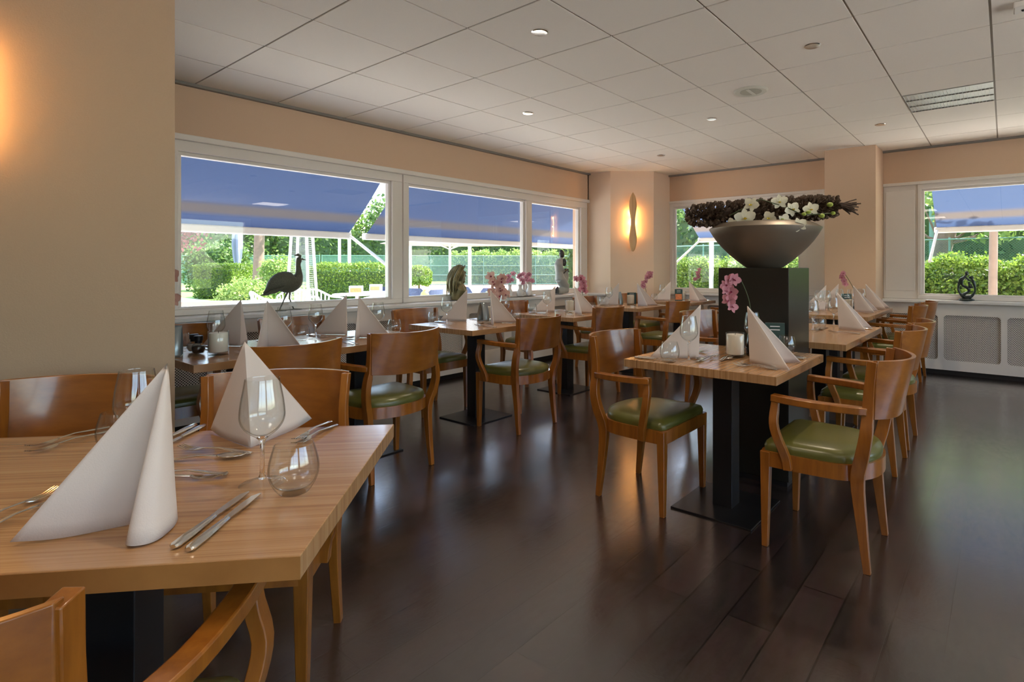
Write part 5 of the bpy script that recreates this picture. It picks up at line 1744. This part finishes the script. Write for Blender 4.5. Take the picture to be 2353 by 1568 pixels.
# orchids
def orchid(x, y, z, vase, stem_pts, blooms, pm, label, name='orchid_vase', vh=0.16, vr=0.028, size=0.035, seed=1, vase_mat='blackvase'):
    """stem_pts: offsets from the vase mouth; blooms: list of (stem parameter, side, up)"""
    r = tag(empty(name, (x, y, z)), label, 'orchid')
    rr = random.Random(seed)
    if vase == 'bottle':
        prof = [(0.0, 0.0), (vr * 0.8, 0.0), (vr, vh * 0.06), (vr * 1.05, vh * 0.3), (vr * 0.75, vh * 0.55), (vr * 0.36, vh * 0.78), (vr * 0.32, vh * 0.95), (vr * 0.42, vh)]
    else:
        prof = [(0.0, 0.0), (vr * 0.6, 0.0), (vr * 0.95, vh * 0.15), (vr * 1.0, vh * 0.4), (vr * 0.55, vh * 0.68), (vr * 0.5, vh * 0.85), (vr * 0.8, vh)]
    MB().lathe(prof + [(prof[-1][0] * 0.8, vh * 0.99), (prof[-1][0] * 0.7, vh * 0.8)], 24, cap=False).build('vase', M[vase_mat], r, smooth=True, angle=60)
    base = Vector((0, 0, vh * 0.8))
    pts = spline([base] + [Vector(p) + Vector((0, 0, vh)) for p in stem_pts], 6)
    MB().tube(pts, 0.0026, 6).build('stem', M['stem'], r, smooth=True)
    for (t, sx, up, k) in blooms:
        i = min(len(pts) - 1, int(t * (len(pts) - 1)))
        p = pts[i] + Vector((sx * 0.79, sx * 0.61, up))
        d = Vector((0.61, -0.79, 0)) + Vector((rr.uniform(-.6, .6), rr.uniform(-.4, .4), rr.uniform(-.35, .3)))
        p = p + d.normalized() * 0.01
        blossom(r, p, d, size * k, pm, roll=rr.uniform(-0.7, 0.7), throat='magenta')
    tip = pts[-1]
    MB().ball(tip, 0.006, 7, 5).build('tip_bud', M['stem'], r)
    return r
R_ = (0.79, 0.61)     # direction to the right of the view, for leaning stems
def rs(a, z): return (a * R_[0], a * R_[1], z)
rnd = random.Random(3)
def spray(n, t0=0.45, w_=0.035, seed=0):
    q = random.Random(seed)
    return [(t0 + (1 - t0) * k / max(1, n - 1), q.uniform(-w_, w_), q.uniform(-0.012, 0.012), q.uniform(0.85, 1.1)) for k in range(n)]
orchid(-1.02, 2.79, TZ, 'bottle', [rs(-0.02, 0.10), rs(-0.07, 0.21), rs(-0.115, 0.20), rs(-0.125, 0.13), rs(-0.13, 0.07)], spray(9, 0.52, 0.026, 4), 'pink',
       'pink orchid drooping from a slim black bottle vase before the plinth', vh=0.19, vr=0.034, size=0.034, seed=2)
orchid(-3.47, 3.395, TZ, 'bottle', [rs(0.0, 0.05), rs(0.01, 0.12), rs(-0.02, 0.19), rs(-0.04, 0.23)], spray(13, 0.30, 0.065, 5), 'palepink',
       'large faded pink orchid in a black vase on the card holder table', vh=0.14, vr=0.028, size=0.045, seed=3)
orchid(-3.47, 4.60, TZ, 'bottle', [rs(0.0, 0.04), rs(-0.01, 0.10), rs(-0.03, 0.17), rs(-0.02, 0.20)], spray(12, 0.32, 0.055, 6), 'pink',
       'round bunch of pink orchids in a dark vase on the third window table', vh=0.15, vr=0.030, size=0.036, seed=4)
orchid(-3.47, 5.88, TZ, 'vase', [rs(0.0, 0.06), rs(-0.02, 0.13), rs(0.03, 0.21), rs(0.08, 0.27)], spray(9, 0.42, 0.03, 7), 'pink',
       'pink orchid spray leaning right on the fourth window table below the wall lamp', vh=0.12, vr=0.022, size=0.034, seed=5, vase_mat='whitevase')
orchid(-3.44, 7.10, TZ, 'bottle', [rs(0.0, 0.06), rs(0.03, 0.13), rs(0.07, 0.20), rs(0.10, 0.26)], spray(7, 0.5, 0.022, 8), 'pink',
       'pink orchid spray in a dark bottle vase on the farthest table', vh=0.15, vr=0.030, size=0.032, seed=6)
orchid(-1.27, 6.56, TZ, 'bottle', [rs(-0.02, 0.06), rs(-0.06, 0.14), rs(-0.11, 0.22), rs(-0.14, 0.25)], [(0.55, -0.05, -0.03, 1), (0.65, -0.05, -0.02, 1), (0.72, -0.045, -0.01, 1), (0.8, -0.035, 0.0, 1), (0.88, -0.025, 0.0, .9), (0.95, -0.01, 0.0, .8)], 'pink',
       'pink orchid on a long bare stem on the far right table', vh=0.15, vr=0.028, size=0.034, seed=7)
orchid(-3.43, 0.965, TZ, 'bottle', [rs(0.0, 0.06), rs(0.01, 0.12), rs(0.02, 0.19), rs(0.02, 0.25)], spray(9, 0.3, 0.055, 9), 'palepink',
       'faded pink orchid in a rounded black vase cut off by the partition', vh=0.19, vr=0.062, size=0.045, seed=8)

# ================================================================== ON THE SILL
ZS = 0.838
b = tag(empty('bird_sculpture', (-4.82, 2.23, ZS)), 'dark bronze crested bird striding along the left window sill', 'sculpture')
pts = spline([(0, -0.195, 0.150), (0, -0.165, 0.175), (0, -0.115, 0.215), (0, -0.05, 0.240), (0, 0.02, 0.238), (0, 0.065, 0.250), (0, 0.092, 0.290), (0, 0.094, 0.335), (0, 0.090, 0.385), (0, 0.093, 0.412), (0, 0.100, 0.432), (0, 0.112, 0.440)], 4)
rd = spline([(0.004, 0, 0), (0.020, 0, 0), (0.058, 0, 0), (0.086, 0, 0), (0.088, 0, 0), (0.068, 0, 0), (0.038, 0, 0), (0.025, 0, 0), (0.020, 0, 0), (0.022, 0, 0), (0.025, 0, 0), (0.016, 0, 0)], 4)
m = MB().tube(pts, [max(0.002, q.x) for q in rd], 18, squash=0.8)
m.build('body', M['bronze'], b, smooth=True, angle=180)
MB().tube([(0, 0.118, 0.438), (0, 0.135, 0.433), (0, 0.163, 0.430)], [0.010, 0.006, 0.0015], 8).build('beak', M['bronze'], b, smooth=True)
MB().tube([(0, 0.104, 0.445), (0, 0.104, 0.462), (0, 0.088, 0.474), (0, 0.056, 0.466)], [0.010, 0.015, 0.013, 0.002], 8).build('crest', M['bronze'], b, smooth=True)
m = MB()
for k in range(9):
    y = -0.06 - 0.013 * k
    m.tube([(-0.05 + 0.004 * k, y + 0.05, 0.235 - 0.006 * k), (-0.052 + 0.005 * k, y, 0.20 - 0.007 * k), (-0.02, y - 0.045, 0.150 - 0.002 * k)], [0.012, 0.013, 0.002], 6)
    m.tube([(0.05 - 0.004 * k, y + 0.05, 0.235 - 0.006 * k), (0.052 - 0.005 * k, y, 0.20 - 0.007 * k), (0.02, y - 0.045, 0.150 - 0.002 * k)], [0.012, 0.013, 0.002], 6)
m.build('wing_feathers', M['bronze'], b, smooth=True)
for pl_ in ([(0.02, -0.005, 0.165), (0.02, -0.035, 0.10), (0.02, -0.075, 0.006)], [(-0.02, 0.03, 0.165), (-0.02, 0.025, 0.10), (-0.02, 0.062, 0.006)]):
    m = MB().tube(pl_, [0.011, 0.006, 0.005], 8)
    x, y, z = pl_[-1]
    for dx, dy in ((0, 0.07), (0.03, 0.045), (-0.03, 0.045), (0, -0.045)):
        m.tube([(x, y, 0.006), (x + dx, y + dy, 0.003)], [0.0045, 0.0025], 6)
    m.build('leg', M['bronze'], b, smooth=True)
tg = MB().add([(-0.02, 0.025, 0.075), (0.0, 0.085, 0.05), (0.0, 0.075, 0.02), (-0.02, 0.015, 0.045)], [(0, 1, 2, 3)]).build('paper_tag', M['tagpaper'], b, solid=0.001)
tg['label'] = 'small white paper price tag'

def remesh(o, vox, smooth_it=6):
    md = o.modifiers.new('remesh', 'REMESH'); md.mode = 'VOXEL'; md.voxel_size = vox; md.use_smooth_shade = True
    if smooth_it:
        sm = o.modifiers.new('smooth', 'SMOOTH'); sm.factor = 0.5; sm.iterations = smooth_it
    return o
bu = tag(empty('bust_sculpture', (-4.81, 4.06, ZS)), 'patinated bronze bust with long streaming hair on the left window sill', 'sculpture')
m = MB()
m.tube([(0, -0.01, 0.0), (0, 0.0, 0.06), (0, 0.02, 0.11), (0, 0.03, 0.17)], [0.055, 0.075, 0.09, 0.05], 16)          # shoulders
m.tube([(0, 0.08, 0.10), (0, 0.10, 0.135), (0, 0.06, 0.17)], [0.05, 0.03, 0.03], 12)
m.tube([(0, 0.03, 0.14), (0, 0.035, 0.22)], [0.042, 0.04], 12)                                                    # neck
m.ball((0, 0.02, 0.29), 0.078, 16, 12, (0.85, 1.0, 1.12))                                                          # skull
m.ball((0, 0.065, 0.262), 0.05, 14, 10, (0.85, 0.9, 1.15))                                                         # face
m.tube([(0, 0.10, 0.30), (0, 0.128, 0.268), (0, 0.108, 0.258)], [0.008, 0.013, 0.008], 8)                          # nose
m.ball((0, 0.112, 0.238), 0.012, 8, 6, (1.4, 1, 0.5)); m.ball((0, 0.110, 0.228), 0.012, 8, 6, (1.3, 1, 0.5))       # lips
m.ball((0, 0.092, 0.205), 0.022, 10, 8)                                                                            # chin
m.ball((0.03, 0.095, 0.30), 0.012, 8, 6, (1.3, 0.6, 0.6)); m.ball((-0.03, 0.095, 0.30), 0.012, 8, 6, (1.3, 0.6, 0.6))
m.tube([(-0.045, 0.085, 0.312), (0, 0.106, 0.318), (0.045, 0.085, 0.312)], 0.009, 8)                               # brow
m.ball((0.055, 0.03, 0.285), 0.02, 8, 6, (0.4, 0.8, 1.2)); m.ball((-0.055, 0.03, 0.285), 0.02, 8, 6, (0.4, 0.8, 1.2))
remesh(m.build('head_and_shoulders', M['bustbronze'], bu), 0.0055, 4)
m = MB(); q = random.Random(9)
for k in range(46):
    a = q.uniform(-1.45, 1.45)
    x0 = 0.07 * math.sin(a)
    y0 = 0.05 - 0.04 * abs(math.cos(a)) + q.uniform(-0.02, 0.03)
    e = q.uniform(0.04, 0.17)
    m.tube(spline([(x0 * 0.4, y0 + 0.035, 0.378 + q.uniform(-.01, .012)), (x0 * 0.95, y0 - 0.015, 0.36), (x0 * 1.12, y0 - 0.07, 0.29), (x0 * 1.1, y0 - 0.09 - q.uniform(0, 0.02), 0.21), (x0 * 1.0, y0 - 0.085 + q.uniform(-.02, .03), e)], 4),
           [0.005] + [0.0085] * 15 + [0.003], 6)
for k in range(6):
    m.tube([(q.uniform(-.03, .03), 0.02, 0.375), (q.uniform(-.03, .03), 0.03 + q.uniform(-.04, .03), 0.40)], [0.006, 0.002], 5)
m.build('streaming_hair', M['bustbronze'], bu, smooth=True)

sc_ = tag(empty('statue', (-4.80, 5.89, ZS)), 'grey stone statue of a kneeling couple embracing, at the corner end of the sill', 'sculpture')
m = MB()
m.tube([(0, -0.09, 0.045), (0, -0.02, 0.05), (0, 0.07, 0.06), (0, 0.085, 0.14)], [0.035, 0.055, 0.062, 0.055], 14)     # shin and knee
m.tube([(0, 0.07, 0.10), (0, 0.0, 0.17), (0, -0.05, 0.22)], [0.06, 0.07, 0.07], 14)                                   # thigh and hip
m.tube([(0, -0.045, 0.20), (0, -0.055, 0.30), (0, -0.07, 0.40), (0, -0.045, 0.47)], [0.07, 0.055, 0.062, 0.045], 14)    # back and shoulders
m.tube([(0, -0.03, 0.45), (0, -0.01, 0.50)], [0.03, 0.028], 10)
m.tube([(0, 0.05, 0.17), (0, 0.09, 0.24), (0, 0.085, 0.31), (0, 0.04, 0.33)], [0.045, 0.042, 0.036, 0.03], 12)            # second figure, bent arm
m.tube([(0, 0.06, 0.18), (0, 0.0, 0.28), (0, -0.03, 0.33)], [0.045, 0.05, 0.05], 12)
m.tube([(0.03, -0.06, 0.42), (0.045, -0.05, 0.33), (0.04, 0.01, 0.31)], [0.026, 0.024, 0.018], 10)
m.tube([(-0.03, -0.06, 0.42), (-0.045, -0.05, 0.33), (-0.04, 0.01, 0.31)], [0.026, 0.024, 0.018], 10)
remesh(m.build('bodies', M['stone'], sc_), 0.007, 6)
m = MB()
m.ball((0, -0.002, 0.545), 0.042, 14, 10, (0.85, 0.95, 1.2)); m.tube([(0, 0.03, 0.555), (0, 0.045, 0.535), (0, 0.03, 0.525)], [0.006, 0.009, 0.006], 8)
m.ball((0, -0.012, 0.58), 0.03, 10, 8); m.ball((0, 0.028, 0.515), 0.016, 8, 6)
remesh(m.build('upper_head', M['darkstone'], sc_), 0.005, 3)
m = MB()
m.ball((0, 0.045, 0.43), 0.038, 14, 10, (0.85, 0.9, 1.35)); m.tube([(0, 0.03, 0.48), (0, 0.05, 0.44), (0, 0.06, 0.39)], [0.03, 0.034, 0.022], 10); m.tube([(0, 0.012, 0.43), (0, 0.0, 0.42)], [0.01, 0.006], 6)
remesh(m.build('lower_head', M['darkstone'], sc_), 0.005, 3)
for s in (-1, 1):
    m = MB().tube([(s * 0.035, -0.03, 0.28), (s * 0.04, 0.0, 0.31), (s * 0.035, 0.05, 0.335), (s * 0.03, 0.09, 0.335)], [0.016, 0.022, 0.02, 0.017], 8)
    for k in range(4):
        m.tube([(s * (0.02 + 0.008 * k), 0.085, 0.345 - 0.012 * k), (s * (0.015 + 0.008 * k), 0.115, 0.340 - 0.012 * k)], [0.007, 0.005], 6)
    m.build('hand', M['darkstone'], sc_, smooth=True)
m = MB().tube([(0, -0.11, 0.02), (0, -0.115, 0.06), (0, -0.085, 0.10)], [0.03, 0.028, 0.012], 10)
m.build('foot', M['darkstone'], sc_, smooth=True)

fa = tag(empty('loop_sculpture', (-0.337, 7.44, ZS)), 'dark looped abstract family sculpture on the right window sill', 'sculpture')
MB().lathe([(0.0, 0.0), (0.072, 0.0), (0.076, 0.008), (0.068, 0.02), (0.03, 0.03), (0.0, 0.034)], 28).build('base', M['sculpt'], fa, smooth=True)
def loop(pts, rad): return MB().tube(spline(pts, 6), rad if not isinstance(rad, list) else [v.x for v in spline([(a, 0, 0) for a in rad], 6)], 12)
loop([(0, 0, 0.03), (-0.045, 0, 0.06), (-0.072, 0, 0.12), (-0.066, 0, 0.18), (-0.048, 0, 0.225), (-0.015, 0, 0.26), (0.0, 0, 0.285)], [0.024, 0.014, 0.010, 0.014, 0.022, 0.014, 0.010]).build('left_figure', M['sculpt'], fa, smooth=True)
MB().ball((0.004, 0, 0.300), 0.020, 12, 8, (0.9, 0.9, 1.2)).build('left_head', M['sculpt'], fa, smooth=True)
loop([(0, 0, 0.03), (0.045, 0, 0.05), (0.075, 0, 0.10), (0.076, 0, 0.16), (0.06, 0, 0.21), (0.045, 0, 0.24)], [0.024, 0.016, 0.010, 0.012, 0.016, 0.010]).build('right_figure', M['sculpt'], fa, smooth=True)
MB().ball((0.045, 0, 0.255), 0.019, 12, 8, (1.25, 0.9, 0.9)).build('right_head', M['sculpt'], fa, smooth=True)
loop([(-0.045, 0, 0.215), (-0.035, 0, 0.17), (-0.005, 0, 0.15), (0.02, 0, 0.13), (0.02, 0, 0.10), (-0.015, 0, 0.075), (-0.035, 0, 0.055)], [0.018, 0.012, 0.016, 0.018, 0.013, 0.016, 0.022]).build('first_child', M['sculpt'], fa, smooth=True)
loop([(0.055, 0, 0.165), (0.04, 0, 0.16), (0.028, 0, 0.185), (0.022, 0, 0.205)], [0.022, 0.024, 0.012, 0.014]).build('second_child', M['sculpt'], fa, smooth=True)
loop([(0.0, 0, 0.255), (0.012, 0, 0.235), (0.03, 0, 0.22)], 0.008).build('linked_arms', M['sculpt'], fa, smooth=True)

tr_ = tag(MB().lathe([(0.0, 0.004), (0.20, 0.004), (0.235, 0.014), (0.24, 0.016), (0.236, 0.010), (0.20, 0.0), (0.0, 0.0)], 48, cap=False).build('tray', M['chrome'], None, smooth=True), 'round silver tray on the sill carrying the white vases', 'tray')
tr_.location = (-4.80, 5.05, ZS); tr_.scale = (0.55, 1.12, 1)
for (y, x, sd_, lab) in [(4.90, -4.82, 21, 'pink orchid in the leftmost white vase on the silver tray'), (5.00, -4.74, 22, 'pink orchid in the middle white vase on the silver tray'), (5.23, -4.80, 23, 'pink orchid in the rightmost white vase on the silver tray')]:
    orchid(x, y, ZS + 0.005, 'vase', [rs(0.0, 0.02), rs(0.005, 0.06), rs(-0.005, 0.10), rs(0.01, 0.13)], spray(7, 0.3, 0.04, sd_), 'pink', lab, vh=0.15, vr=0.038, size=0.034, seed=sd_, vase_mat='whitevase')
dm = tag(MB().lathe([(0.06, 0.0), (0.058, 0.03), (0.045, 0.06), (0.02, 0.078), (0.0, 0.082), (0.0, 0.079), (0.018, 0.075), (0.043, 0.058), (0.0555, 0.03), (0.057, 0.0)], 28, cap=False).build('glass_dome', M['crystal'], None, smooth=True), 'small upturned clear glass bowl between the vases on the tray', 'glass bowl')
dm.location = (-4.83, 5.12, ZS + 0.006)
